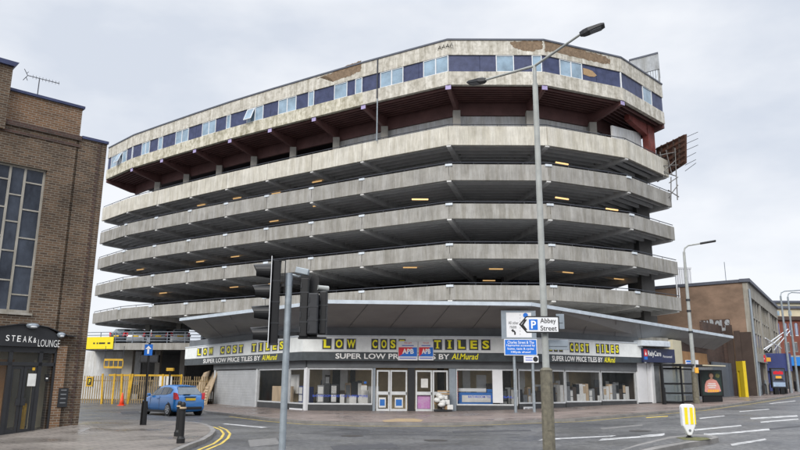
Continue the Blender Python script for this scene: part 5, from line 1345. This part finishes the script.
for k in range(2): a, b = pp(525, 358.2 + k * 2.4), pp(532, 357.4 + k * 2.4); m = MB(); m.box(a.x, b.x, PY - .153, PY - .151, a.z, b.z); m.build('text_line', 'letter_blue', sw)

# ------------------------------------------------------------------ traffic island bollard
c = gp(688.5, 437.8, .12)
r = empty('island_bollard', c, R(8), 'white keep-left bollard with yellow stripes on the traffic island', 'bollard')
Yb = c.y; h = aty(687.5, 404, Yb).z - c.z; hw = (aty(694.5, 420, Yb).x - aty(681.2, 420, Yb).x) / 2; cx = aty(687.8, 420, Yb).x
m = MB(); pr = [(-.05, .06), (.05, .06), (hw * .95, h * .36), (hw, h * .9), (hw * .9, h * .97), (hw * .5, h), (-hw * .5, h), (-hw * .9, h * .97), (-hw, h * .9), (-hw * .95, h * .36)]
m.prism([(cx + x, Yb - .09, c.z + z) for x, z in pr], (0, .18, 0)); m.build('body', 'sign_white', r, bevel=.03)
for fx in (-.5, .3):
    m = MB(); a0 = cx + hw * (fx - .12); m.box(a0, a0 + hw * .46, Yb - .096, Yb - .091, c.z + h * .4, c.z + h * .9); m.build('yellow_stripe', 'banner_yellow', r)
m = MB(); m.box(cx + hw * .84, cx + hw * 1.004, Yb - .094, Yb + .06, c.z + h * .4, c.z + h * .88); m.build('yellow_stripe', 'banner_yellow', r)
m = MB(); m.tube((cx, Yb - .1, c.z + h * .22), (cx, Yb - .085, c.z + h * .22), .035, n=12); m.build('foot_recess', 'grey_block', r)
m = MB(); m.lathe((cx, Yb, c.z), [(.09, -.02), (.09, .02), (.05, .05), (.045, .1)], 12); m.build('foot', 'black_plastic', r)

# ------------------------------------------------------------------ bus shelter, posts and lamp on the right
a, b = gp(683.5, 404, .12), gp(719.5, 402, .12); ss = Seg((a.x, a.y), (b.x, b.y)); gz0 = a.z - .03
bs_ = empty('bus_shelter', a, 0, 'black framed glass bus shelter with a lit-box poster panel', 'bus shelter')
zr = ss.uz(690, 366)[1]; du = ss.u
H0 = gz0
# ss is the long roadside edge; the shelter is about 1.5 m deep
W_ = ss.len
for uu, t in ((0, 0), (0, 1.4), (du(695.5), 0), (W_ - .05, 1.4), (du(697.5), 1.4)):
    m = MB(); m.obox(ss.p(uu, H0, t), ss.d * .09, -ss.n * .09, (0, 0, zr - H0 - .02)); m.build('post', 'dark_frame', bs_)
m = MB(); ss.panel(m, -.45, W_ + .35, zr, zr + .1, -.35, 1.6); ro = m.build('roof', 'dark_frame', bs_)
m = MB(); ss.panel(m, du(699), W_ + .4, zr + .02, zr + .09, -.4, -.352); m.build('roof_light_edge', 'cream_paint', ro)
for zz, hh_ in ((.05, .12), (.62, .08), (1.18, .1), (zr - H0 - .2, .1)):
    for s_a, s_b in (((0, 0), (0, 1.4)),):
        m = MB(); m.obox(ss.p(0, H0 + zz, .0), -ss.n * 1.4, ss.d * .05, (0, 0, hh_)); m.build('rail', 'dark_frame', bs_)
    m = MB(); m.obox(ss.p(0.05, H0 + zz, 1.4), ss.d * (W_ - .1), -ss.n * .05, (0, 0, hh_)); m.build('rail', 'dark_frame', bs_)
for zz in (1.18, .62):
    m = MB(); m.obox(ss.p(.09, H0 + zz, .02), ss.d * (du(695.5) - .09), -ss.n * .05, (0, 0, .08)); m.build('rail', 'dark_frame', bs_)
m = MB(); m.obox(ss.p(.05, H0 + .15, 1.42), ss.d * (W_ - .1), -ss.n * .012, (0, 0, zr - H0 - .25)); m.build('glass_panel', 'shelter_glass', bs_)
m = MB(); m.obox(ss.p(.02, H0 + .15, .05), -ss.n * 1.3, ss.d * .012, (0, 0, zr - H0 - .25)); m.build('glass_panel', 'shelter_glass', bs_)
m = MB(); m.obox(ss.p(.3, H0 + .52, 1.0), ss.d * (W_ - .8), -ss.n * .3, (0, 0, .06)); m.build('bench', 'sign_grey', bs_)
# poster box faces the oncoming pavement
pa_, pb_ = gp(701, 402.5, .12), gp(722, 401.8, .12); ps = Seg((pa_.x, pa_.y - .1), (pb_.x + .05, pb_.y - .25))
u0, u1 = 0, ps.len; z0_, z1_ = ps.uz(711, 396.5)[1], ps.uz(711, 370)[1]
m = MB(); ps.panel(m, u0, u1, z0_, z1_, -.02, .16); po = m.build('poster_case', 'black_plastic', bs_, bevel=.02)
m = MB(); ps.panel(m, u0 + .15, u1 - .12, H0 - .02, z0_ + .01, .0, .12); m.build('case_foot', 'black_plastic', bs_)
w = u1 - u0; hq = z1_ - z0_
pu = lambda f: u0 + w * f
pz = lambda f: z0_ + hq * f
m = MB(); ps.panel(m, pu(.07), pu(.93), pz(.05), pz(.95), -.026, -.021); m.build('poster', 'ad_green', po)
def pel(nm, mm, cx_, cz_, rx, rz_, t, n=18):
    m = MB(); m.prism([ps.p(pu(cx_) + w * rx * math.cos(i * math.tau / n), pz(cz_) + hq * rz_ * math.sin(i * math.tau / n), t) for i in range(n)], -ps.n * .002); m.build(nm, mm, po)
pel('poster_leaf', 'fence_yellow' if False else 'grass_dry', .78, .78, .1, .08, -.029)
pel('poster_hair', 'hair_dark', .5, .79, .14, .13, -.030)
m = MB(); m.prism([ps.p(pu(x), pz(z), -.033) for x, z in ((.16, .18), (.2, .45), (.27, .58), (.42, .65), (.58, .65), (.72, .6), (.82, .42), (.88, .2), (.7, .16), (.3, .15))], -ps.n * .002); m.build('poster_jumper', 'ad_pink', po)
pel('poster_face', 'skin', .5, .78, .085, .085, -.036)
m = MB(); ps.panel(m, pu(.45), pu(.55), pz(.63), pz(.7), -.036, -.034); m.build('poster_neck', 'skin', po)
for zf, a_, b_ in ((.46, .34, .66), (.39, .3, .68), (.32, .34, .64)):
    m = MB(); ps.panel(m, pu(a_), pu(b_), pz(zf), pz(zf + .035), -.037, -.035); m.build('poster_line', 'paper_white', po)
for k in range(5): m = MB(); ps.panel(m, pu(.3 + k * .1), pu(.38 + k * .1), pz(.17), pz(.26), -.039, -.037); m.build('poster_word', 'letter_orange', po)
# bus stop flag
c = gp(691, 403, .12); zf0, zf1 = aty(691, 365, c.y).z, aty(691, 360, c.y).z
r = empty('bus_stop_flag', Vector((aty(686.5, 362, c.y).x, c.y, zf0)), 0, 'pale blue and white bus stop flag above the shelter roof', 'sign')
x0_, x1_ = aty(686.2, 362, c.y).x, aty(699, 362, c.y).x
m = MB(); m.box(x0_, x1_, c.y + .1, c.y + .14, zf0, zf1); fl_ = m.build('plate', 'sign_white', r)
m = MB(); m.box(x0_ + .04, x0_ + (x1_ - x0_) * .4, c.y + .094, c.y + .098, zf0 + (zf1 - zf0) * .55, zf1 - .03); m.build('blue_mark', 'sign_blue', fl_)
m = MB(); m.box(x0_ + .06, x0_ + (x1_ - x0_) * .5, c.y + .094, c.y + .098, zf0 + .06, zf0 + .1); m.build('text_line', 'letter_blue', fl_)
# right-hand street lamp
c = gp(697.2, 403.5, .12); zt_ = aty(684, 252, c.y).z; cxm = (aty(696, 400, c.y).x + aty(685, 260, c.y).x) / 2; cxm = aty(690.5, 330, c.y).x
r = empty('street_lamp', (cxm, c.y, c.z), 0, 'cream single-arm street lamp standing by the bus shelter', 'street lamp')
zk = aty(696.5, 392, c.y).z
m = MB(); m.tube((cxm, c.y, c.z - .2), (cxm, c.y, c.z + 1.9), .2, .17, n=12); m.build('base_sleeve', 'lamp_sleeve', r)
m = MB(); m.tube((cxm, c.y, c.z + 1.9), (cxm, c.y, zt_), .13, .08, n=12); m.build('pole', 'lamp_post_paint', r)
tip = aty(703, 243, c.y - .5)
m = MB(); kk = [Vector((cxm, c.y, zt_)), Vector((cxm + .08, c.y, zt_ + .25)), Vector((cxm + .3, c.y, zt_ + .42)), Vector((tip.x, c.y - .3, tip.z + .02))]
m.path(kk, .05, 8); m.build('arm', 'lamp_post_paint', r)
m = MB(); e = kk[-1]; d_ = (kk[-1] - kk[-2]).normalized(); m.bar(e - d_ * .1, e + d_ * .85, .3, .1); m.build('lantern', 'black_grey', r, bevel=.03)
for py in (301, 312, 333): z = aty(690, py, c.y).z; m = MB(); m.tube((cxm, c.y, z), (cxm, c.y, z + .12), .14, n=12); m.build('band', 'black_grey', r)
m = MB(); z = aty(696, 373, c.y).z; m.box(cxm - .02, cxm + .2, c.y - .22, c.y - .1, z, z + .32); m.build('amber_box', 'letter_orange', r)
# thin black pole before the agency and small bollards by the kerb
c = gp(664.5, 404.5, .12); zt_ = aty(661.5, 363, c.y).z; xx = aty(663, 385, c.y).x
r = empty('black_pole', (xx, c.y, c.z), 0, 'plain thin black pole in front of the agency office', 'pole')
m = MB(); m.tube((xx, c.y, c.z - .1), (xx, c.y, c.z + 1.0), .13, .12, n=10); m.build('base_sleeve', 'black_plastic', r)
m = MB(); m.tube((xx, c.y, c.z + 1), (xx, c.y, zt_), .075, n=10); m.build('pole', 'black_plastic', r)
c = gp(677, 400.2, .12); m = MB(); m.lathe(c, [(.08, 0), (.08, .5), (.06, .6), (.01, .63)], 10); tag(m.build('small_bollard', 'black_plastic'), 'short black bollard beside the cream wall bay', 'bollard')

# ------------------------------------------------------------------ brown rendered building and the street beyond
BY = 58.0
e0, e1 = aty(746, 282, BY), aty(776, 310, 79)
bb_ = empty('brown_building', (e0.x, BY, .7), 0, 'brown rendered building with stone framed window front beyond the hoarding', 'building')
ZR = e0.z
wl0 = aty(664, 288, 62.5)
s9 = Seg((wl0.x, 62.3), (e0.x, BY)); s10 = Seg((e0.x, BY), (e1.x, 79))
m = MB(); s9.panel(m, -3, s9.len, .2, ZR, .0, .5); m.build('side_wall', 'brown_render', bb_)
m = MB(); s9.panel(m, -3, s9.len + .1, ZR + .002, ZR + .25, -.12, .7); m.build('parapet_coping', 'roof_cap', bb_)
m = MB(); m.prism([(*s9.p(-3, 0, .5)[:2], 9.5), (*s9.p(s9.len, 0, .5)[:2], 9.5), (e1.x, 79, 9.5), (30, 90, 9.5)], (0, 0, .3)); m.build('roof', 'roof_cap', bb_)
lo_ = s9.uz(720, 327)[1]
L0 = s9.u(708)
m = MB(); s9.panel(m, L0, s9.u(735), .3, lo_, -.3, -.003); m.build('lower_annex', 'dark_brick', bb_)
for xa, xb in ((732.5, 738.5), (740, 746)):
    m = MB(); s9.panel(m, s9.u(xa), s9.u(xb), .3, lo_ + (.1 if xa < 735 else -.4), -.42, -.3); m.build('pilaster', 'brown_dark', bb_)
m = MB(); s9.panel(m, s9.u(746) - .1, s9.len, .3, lo_ - .5, -.06, -.003); m.build('dark_bay', 'brown_dark', bb_)
rr = random.Random(11)
for k, ch in enumerate('NAROLS'):                      # silver bubble lettering along the annex top
    x = 706.5 + k * 5; gm = MB(); u, u2 = s9.u(x), s9.u(x + 5.4); dz_ = rr.uniform(-.12, .12)
    s9.write(gm, ch, u, u2, lo_ - .35 + dz_, lo_ + .55 + dz_, -.32 if k > 0 else -.31, .07); gm.build('graffiti', 'graffiti', bb_)
gm = MB(); s9.panel(gm, L0 - .05, s9.u(736), lo_ - .5, lo_ + .62, -.305, -.001); gm.build('annex_parapet', 'dark_brick', bb_)
for k in range(4):
    gm = MB(); u = s9.u(715 + k * 3.5); z = lo_ - .75 + rr.uniform(-.1, .1); gm.bar(s9.p(u, z, -.32), s9.p(u + .3, z + .35, -.32), .07, .01); gm.bar(s9.p(u + .05, z + .3, -.32), s9.p(u + .35, z + .05, -.32), .07, .01); gm.build('graffiti', 'graffiti', bb_)
# street face: stone frame and tall windows
m = MB(); s10.panel(m, 0, s10.len, ZR - 1.15, ZR - .01, -.1, .3); m.build('stone_frieze', 'facade_stone', bb_)
m = MB(); s10.panel(m, -.15, s10.len, ZR + .003, ZR + .28, -.3, .5); m.build('eaves', 'roof_cap', bb_)
ub = [0, .9, 4.2, 7.5, 8.6, 12.0, 15.4, 16.6, 20.0, s10.len]
for k, (a, b) in enumerate(((.0, .9), (7.6, 8.8), (15.2, 16.6), (s10.len - 1, s10.len))):
    m = MB(); s10.panel(m, a, b, .4, ZR - 1.152, -.05, .3); m.build('pilaster', 'facade_stone', bb_)
for a, b in ((.9, 4.2), (4.3, 7.6), (8.8, 12.0), (12.1, 15.2), (16.6, 19), (19.1, s10.len - 1)):
    m = MB(); s10.panel(m, a, b, 4.3, ZR - 1.154, .12, .2); wo = m.build('window', 'window_dark', bb_)
    for f in (0, .5, 1):
        m = MB(); u = a + (b - a) * f; s10.panel(m, u - .12, u + .12, 4.3, ZR - 1.156, 0, .119); m.build('mullion', 'facade_stone', wo)
    for z in (6.0, 7.3): m = MB(); s10.panel(m, a + .13, b - .13, z, z + .14, .03, .118); m.build('transom', 'facade_stone', wo)
    m = MB(); s10.panel(m, a + .2, b - .2, 4.9, 5.9, .1, .117); m.build('panel', 'panel_blue', wo)
m = MB(); s10.panel(m, .9, s10.len, 3.6, 4.296, -.1, .25); m.build('band', 'facade_stone', bb_)
m = MB(); s10.panel(m, .9, s10.len, .5, 3.596, .2, .3); m.build('shop_front', 'interior_dark', bb_)
p = s10.p(.05, 0, -.1); m = MB(); m.tube((p.x, p.y - .15, .5), (p.x, p.y - .15, ZR - .6), .09, n=8); m.build('rain_pipe', 'sign_grey', bb_)
# scaffold struts, signs and boards on that face
for (xa, ya), (xb, yb) in (((752, 345), (770, 329)), ((757, 337), (779, 322)), ((750, 344), (757, 337)), ((753, 332), (768, 342)), ((762, 345), (781, 324))):
    p, q = s10.p(s10.u(xa), 0, -1.2), s10.p(s10.u(xb), 0, -1.4)
    za, zb = s10.off(-1.2).uz(xa, ya)[1], s10.off(-1.4).uz(xb, yb)[1]
    m = MB(); m.tube((p.x, p.y, za), (q.x, q.y, zb), .045, n=8); tag(m.build('scaffold_strut', 'sign_white'), 'white diagonal strut braced across the stone framed front', 'strut', 'white struts on the stone framed front')
def wallsign(seg, xa, xb, ya, yb, t, th, nm, mm, lab, cat='sign'):
    sg_ = seg.off(t); u0, z1 = sg_.uz(xa, ya); u1, z0 = sg_.uz(xb, yb); z1 = sg_.uz((xa + xb) / 2, ya)[1]; z0 = sg_.uz((xa + xb) / 2, yb)[1]
    m = MB(); sg_.panel(m, u0, u1, z0, z1, 0, th); return tag(m.build(nm, mm), lab, cat), sg_, u0, u1, z0, z1
fr_ = lambda px, Y, w=3: Seg((aty(px, 380, Y).x - .01, Y), (aty(px, 380, Y).x + w, Y))
r, q, u0, u1, z0, z1 = wallsign(fr_(763, 66), 762, 780, 353.5, 391, 0, .15, 'blue_shopfront', 'panel_blue', 'tall deep blue shop panel beyond the stone framed building', 'shop front')
m = MB(); q.panel(m, u0 - .2, u1 + 1.2, z1 - 1.6, z1, -.3, .0); m.build('fascia', 'panel_blue', r)
r, q, u0, u1, z0, z1 = wallsign(fr_(764, 64.5), 764, 772.5, 347, 353, 0, .08, 'hanging_sign', 'letter_black', 'small black hanging sign with a white V mark', 'sign')
m = MB(); um = (u0 + u1) / 2; h_ = z1 - z0; m.bar(q.p(um - .25, z1 - h_ * .2, -.012), q.p(um, z0 + h_ * .15, -.012), .02, .1, (0, 1, 0)); m.bar(q.p(um + .25, z1 - h_ * .2, -.012), q.p(um, z0 + h_ * .15, -.012), .02, .1, (0, 1, 0)); m.build('v_mark', 'letter_white', r)
r, q, u0, u1, z0, z1 = wallsign(fr_(754, 63), 754, 760, 352, 363, 0, .08, 'white_sign', 'sign_white', 'white sign with red border on the traffic pole', 'sign')
m = MB(); q.panel(m, u0 + .08, u1 - .08, z0 + .2, z0 + .32, -.006, -.002); m.build('red_band', 'sign_red', r)
r, q, u0, u1, z0, z1 = wallsign(fr_(760, 63.3), 760.3, 766, 355, 362, 0, .08, 'red_sign', 'sign_red', 'square red sign beside the white one', 'sign')
m = MB(); q.panel(m, u0 + .1, u1 - .1, z0 + .25, z0 + .32, -.006, -.002); m.build('text_line', 'letter_white', r)
r, q, u0, u1, z0, z1 = wallsign(fr_(766, 63.5), 766.3, 771, 357.5, 361.5, 0, .08, 'small_sign', 'letter_orange', 'small orange and dark arched sign right of the red one', 'sign')
for px, py0, py1, lab in ((757, 341, 395.5, 'pale pole carrying the white and red signs'), (761.5, 360, 395, 'grey traffic post right of the sign pole'), (766.5, 380, 394, 'short grey guard rail post by the kerb')):
    c = gp(px, py1, .12); zt_ = aty(px, py0, c.y).z; m = MB(); m.tube((c.x, c.y, c.z - .1), (c.x, c.y, zt_), .1, n=10); tag(m.build('sign_pole', 'galvanised' if py0 > 350 else 'sign_white'), lab, 'pole')
c = gp(778, 394.5, .12)
r = empty('poster_stand', c, 0, 'freestanding poster panel with red title on dark picture', 'poster stand')
q = fr_(771, c.y, 4); u0, u1 = q.u(771.5), q.u(786); z0, z1 = q.uz(778, 388)[1], q.uz(778, 368)[1]
m = MB(); q.panel(m, u0, u1, z0, z1, -.1, .1); cs = m.build('case', 'dark_frame', r)
m = MB(); q.panel(m, u0 + .08, u1 - .08, z0 + .1, z1 - .1, -.106, -.101); m.build('poster', 'poster_dark', cs)
m = MB(); q.panel(m, u0 + .1, u1 - .1, z0 + .12, z0 + (z1 - z0) * .28, -.11, -.107); m.build('pale_strip', 'poster_pale', cs)
for k in range(5): m = MB(); uu = u0 + .2 + k * (u1 - u0 - .4) / 5; q.panel(m, uu, uu + (u1 - u0) * .13, z0 + (z1 - z0) * .68, z0 + (z1 - z0) * (.82 + .03 * (k % 2)), -.112, -.108); m.build('title_mark', 'sign_red', cs)
m = MB(); q.panel(m, u0 + (u1 - u0) * .3, u0 + (u1 - u0) * .7, z0 + (z1 - z0) * .48, z0 + (z1 - z0) * .6, -.112, -.108); m.build('gold_mark', 'letter_orange', cs)
m = MB(); m.prism([q.p(u0 + (u1 - u0) * f, z0 + (z1 - z0) * h_, -.112) for f, h_ in ((.15, .36), (.85, .36), (.75, .47), (.25, .47))], -q.n * .003); m.build('dark_shape', 'black_grey', cs)
for f in (.3, .7): m = MB(); u = u0 + (u1 - u0) * f; q.panel(m, u - .18, u + .18, c.z - .1, z0, -.08, .08); m.build('leg', 'black_plastic', r)
for px in (786.5, 791, 796):
    c = gp(px, 393.8 - (px - 786) * .25, .12); m = MB(); m.lathe(c, [(.13, -.05), (.12, .9), (.1, 1.0), (.02, 1.05)], 10); tag(m.build('kerb_bollard', 'black_plastic'), 'small black bollard on the far pavement at the right edge', 'bollard', 'row of far kerb bollards')
for px in (763, 770, 776.5):
    c = gp(px, 395.2 - (px - 763) * .1, .12); m = MB(); m.path([c, c + Vector((0, 0, .75)), c + Vector((.12, .1, .92)), c + Vector((.5, .45, .92)), c + Vector((.62, .55, .75)), c + Vector((.62, .55, 0))], .045, 7)
    tag(m.build('cycle_hoop', 'black_grey'), 'dark bent-tube cycle hoop on the far pavement', 'cycle stand', 'cycle hoops by the far poster')
# far street lamps
for (xb, yb, xt, yt, tipx, tipy, lab) in ((788.5, 393, 783.7, 296, 803, 290, 'tall grey street lamp whose arm leaves the picture at the right edge'), (795, 392, 791.5, 297, 803, 293, 'slimmer grey pole right of the far street lamp')):
    c = gp(xb, yb, .12); x_ = aty((xb + xt) / 2, (yb + yt) / 2, c.y).x; zt_ = aty(xt, yt, c.y).z
    r = empty('street_lamp', (x_, c.y, c.z), 0, lab, 'street lamp')
    m = MB(); m.tube((x_, c.y, c.z - .1), (x_, c.y, zt_), .12, .08, n=10); m.build('pole', 'galvanised', r)
    e = aty(tipx, tipy, c.y); m = MB(); m.path([(x_, c.y, zt_), (x_ + .1, c.y, zt_ + .3), (x_ + .4, c.y, zt_ + .45), tuple(e)], .05, 8); m.build('arm', 'galvanised', r)
    m = MB(); m.bar(e, e + Vector((.9, 0, .1)), .3, .1); m.build('lantern', 'black_grey', r)
# brick building at the end of the street
FYY = 96
X0, X1 = aty(773, 350, FYY).x, aty(930, 350, FYY).x
zb0, zb1, zb2 = aty(790, 357, FYY).z, aty(790, 318, FYY).z, aty(790, 309, FYY).z
fb = empty('far_building', (X0, FYY, 1), 0, 'red brick building with arched white windows and cream attic at the street end', 'building')
m = MB(); m.box(X0, X1, FYY, FYY + 14, zb0, zb1); m.build('brick_wall', 'far_brick', fb)
m = MB(); m.box(X0 + .3, X1, FYY + 1.5, FYY + 13, zb1 + .004, zb2 + .2); m.build('attic', 'cream_paint', fb)
m = MB(); m.box(X0, X1, FYY + 1.2, FYY + 13.3, zb2 + .204, zb2 + .55); m.build('roof', 'roof_cap', fb)
m = MB(); m.box(X0 - .2, X1, FYY - .3, FYY + .4, zb1 - .3, zb1 + .2); m.build('cornice', 'dark_brick', fb)
m = MB(); m.box(aty(791, 305, FYY).x, X1, FYY + 5, FYY + 12, zb2, aty(795, 303, FYY + 5).z); m.build('roof_house', 'cream_paint', fb)
m = MB(); m.box(aty(790.5, 305, FYY).x, X1, FYY + 4.6, FYY + 12, aty(795, 303, FYY + 5).z + .002, aty(795, 301, FYY + 5).z); m.build('upper_roof', 'roof_cap', fb)
for xa, xb in ((775.5, 780), (783.5, 787.6), (788.8, 793), (794.2, 798.5), (800, 804)):
    a, b = aty(xa, 324, FYY), aty(xb, 336, FYY); zc_ = (a.x + b.x) / 2; rw = (b.x - a.x) / 2
    m = MB(); m.prism([(a.x, FYY - .06, b.z), (b.x, FYY - .06, b.z), (b.x, FYY - .06, a.z)] + [(zc_ + rw * math.cos(k * math.pi / 6), FYY - .06, a.z + rw * .6 * math.sin(k * math.pi / 6)) for k in range(1, 6)] + [(a.x, FYY - .06, a.z)], (0, .1, 0)); w_o = m.build('window', 'sign_white', fb)
    for k in range(3): m = MB(); xx = a.x + (b.x - a.x) * (k + .12) / 3; m.box(xx, xx + rw * .45, FYY - .08, FYY - .062, b.z + .1, a.z + .1); m.build('pane', 'panel_blue' if k != 1 else 'sky_tint_glass', w_o)
for xa, xb in ((775, 779), (784, 790), (792, 798)):
    a, b = aty(xa, 342, FYY), aty(xb, 352, FYY); m = MB(); m.box(a.x, b.x, FYY - .06, FYY, b.z, a.z); w_o = m.build('window', 'facade_stone', fb)
    for k in range(4): m = MB(); xx = a.x + (b.x - a.x) * (k + .15) / 4; m.box(xx, xx + (b.x - a.x) * .17, FYY - .08, FYY - .062, b.z + .1, a.z - .1); m.build('pane', 'window_dark', w_o)
for xa, xb in ((776, 779.5), (788, 791.5)):
    a, b = aty(xa, 311, FYY + 1.5), aty(xb, 315.5, FYY + 1.5); m = MB(); m.box(a.x, b.x, FYY + 1.44, FYY + 1.5, b.z, a.z); m.build('window', 'sky_tint_glass', fb)
m = MB(); m.box(X0, X1, FYY - .2, FYY + .3, zb0 - .4, zb0 + .2); m.build('stone_band', 'facade_stone', fb)
m = MB(); m.box(X0, X1, FYY + .4, FYY + 3, .8, zb0 - .404); m.build('ground_floor', 'interior_dark', fb)
a, b = aty(783, 357, FYY - .5), aty(830, 366, FYY - .5)
m = MB(); m.box(a.x, b.x, FYY - .7, FYY - .25, b.z, a.z); tag(m.build('shop_fascia', 'shop_blue'), 'bright blue plain shop fascia on the far brick building', 'shop sign')
for k in range(4):
    a, b = aty(782 + k * 5, 370, FYY), aty(785 + k * 5, 391, FYY); m = MB(); m.box(a.x, b.x, FYY + .3, FYY + .395, 1.1, a.z); m.build('shop_window', 'window_dark' if k % 2 else 'facade_stone', fb)
# ventilation mast on the brown building roof
p = aty(725, 270, 62); m = MB(); m.tube((p.x, 62, ZR - .2), (p.x, 62, aty(722.5, 262, 62).z), .03, n=6); tag(m.build('roof_mast', 'rail_grey'), 'thin roof mast on the brown rendered building', 'mast')

# ------------------------------------------------------------------ rusty sign frame and white railing at the right end of the car park
r = empty('rusty_sign_frame', aty(672, 175, 55), 0, 'rusty panelled steel sign frame fixed to the right end of the car park', 'sign frame')
F0, F1 = aty(655.5, 150, 55.5), aty(686, 140, 52.0); rs = Seg((F0.x, 55.5), (F1.x, 52.0))
tz0, tz1 = rs.uz(686, 162)[1], rs.uz(686, 134)[1]
panel_pts = [(656, 148), (686, 134), (686, 163), (657, 182)]
m = MB(); rs.pxpoly(m, panel_pts, .0, .08); m.build('panel', 'rust_panel', r)
for k in range(1, 5):
    f = k / 5; a = (656 + 30 * f, 148 - 14 * f); b = (657 + 29 * f, 182 - 19 * f)
    ua, za = rs.uz(*a); ub_, zb_q = rs.uz(*b); m = MB(); m.bar(rs.p(ua, za, -.06), rs.p(ub_, zb_q, -.06), .12, .1, tuple(rs.n)); m.build('rib', 'brown_dark', r)
for k in range(6):
    f = k / 5; a = (656, 150 + 31 * f); b = (685.5, 135 + 26 * f)
    ua, za = rs.uz(*a); ub_, zb_q = rs.uz(*b); m = MB(); m.bar(rs.p(ua, za, -.1), rs.p(ub_, zb_q, -.1), .07, .07); m.build('rail', 'rust_panel', r)
for y in (134.5, 141, 147.5, 155, 162, 168):
    ua, za = rs.uz(684, y + 3); m = MB(); p = rs.p(ua, za, .1); q_ = aty(698 if y < 150 else 696, y - 2.5 if y != 168 else 163, 52.5); m.tube(p, q_, .022, n=5); m.build('spike', 'rail_dark', r)
L3 = [aty(*t_, 53.5) for t_ in ((655, 160), (678, 150), (677, 200), (657, 170), (664, 195), (672, 158), (663, 156))]
for a, b in (((656, 156), (676, 152)), ((658, 166), (678, 165)), ((666, 150), (672, 175)), ((675, 148), (677.5, 200)), ((660, 175), (676, 160)), ((668, 198), (678, 185)), ((671, 177), (671, 200)), ((668, 190), (679, 197)), ((660, 152), (664, 178)), ((655, 170), (676, 176)), ((669, 183), (678, 177))):
    m = MB(); m.tube(aty(*a, 52.8), aty(*b, 52.8), .04, n=6); m.build('scaffold_tube', 'scaffold_steel', r)
p0, p1 = aty(677, 291, 61.5), aty(690, 269, 61.5)
r = empty('white_railing', (p0.x, 61.5, p0.z), 0, 'white vertical railing behind the right end of the decks', 'railing')
for k in range(8): m = MB(); x_ = p0.x + (p1.x - p0.x) * k / 7; m.box(x_ - .05, x_ + .05, 61.45, 61.55, p0.z - 1, p1.z); m.build('bar', 'sign_white', r)
m = MB(); m.box(p0.x - .1, p1.x + .1, 61.42, 61.58, p1.z + .002, p1.z + .14); m.build('top_rail', 'sign_white', r)
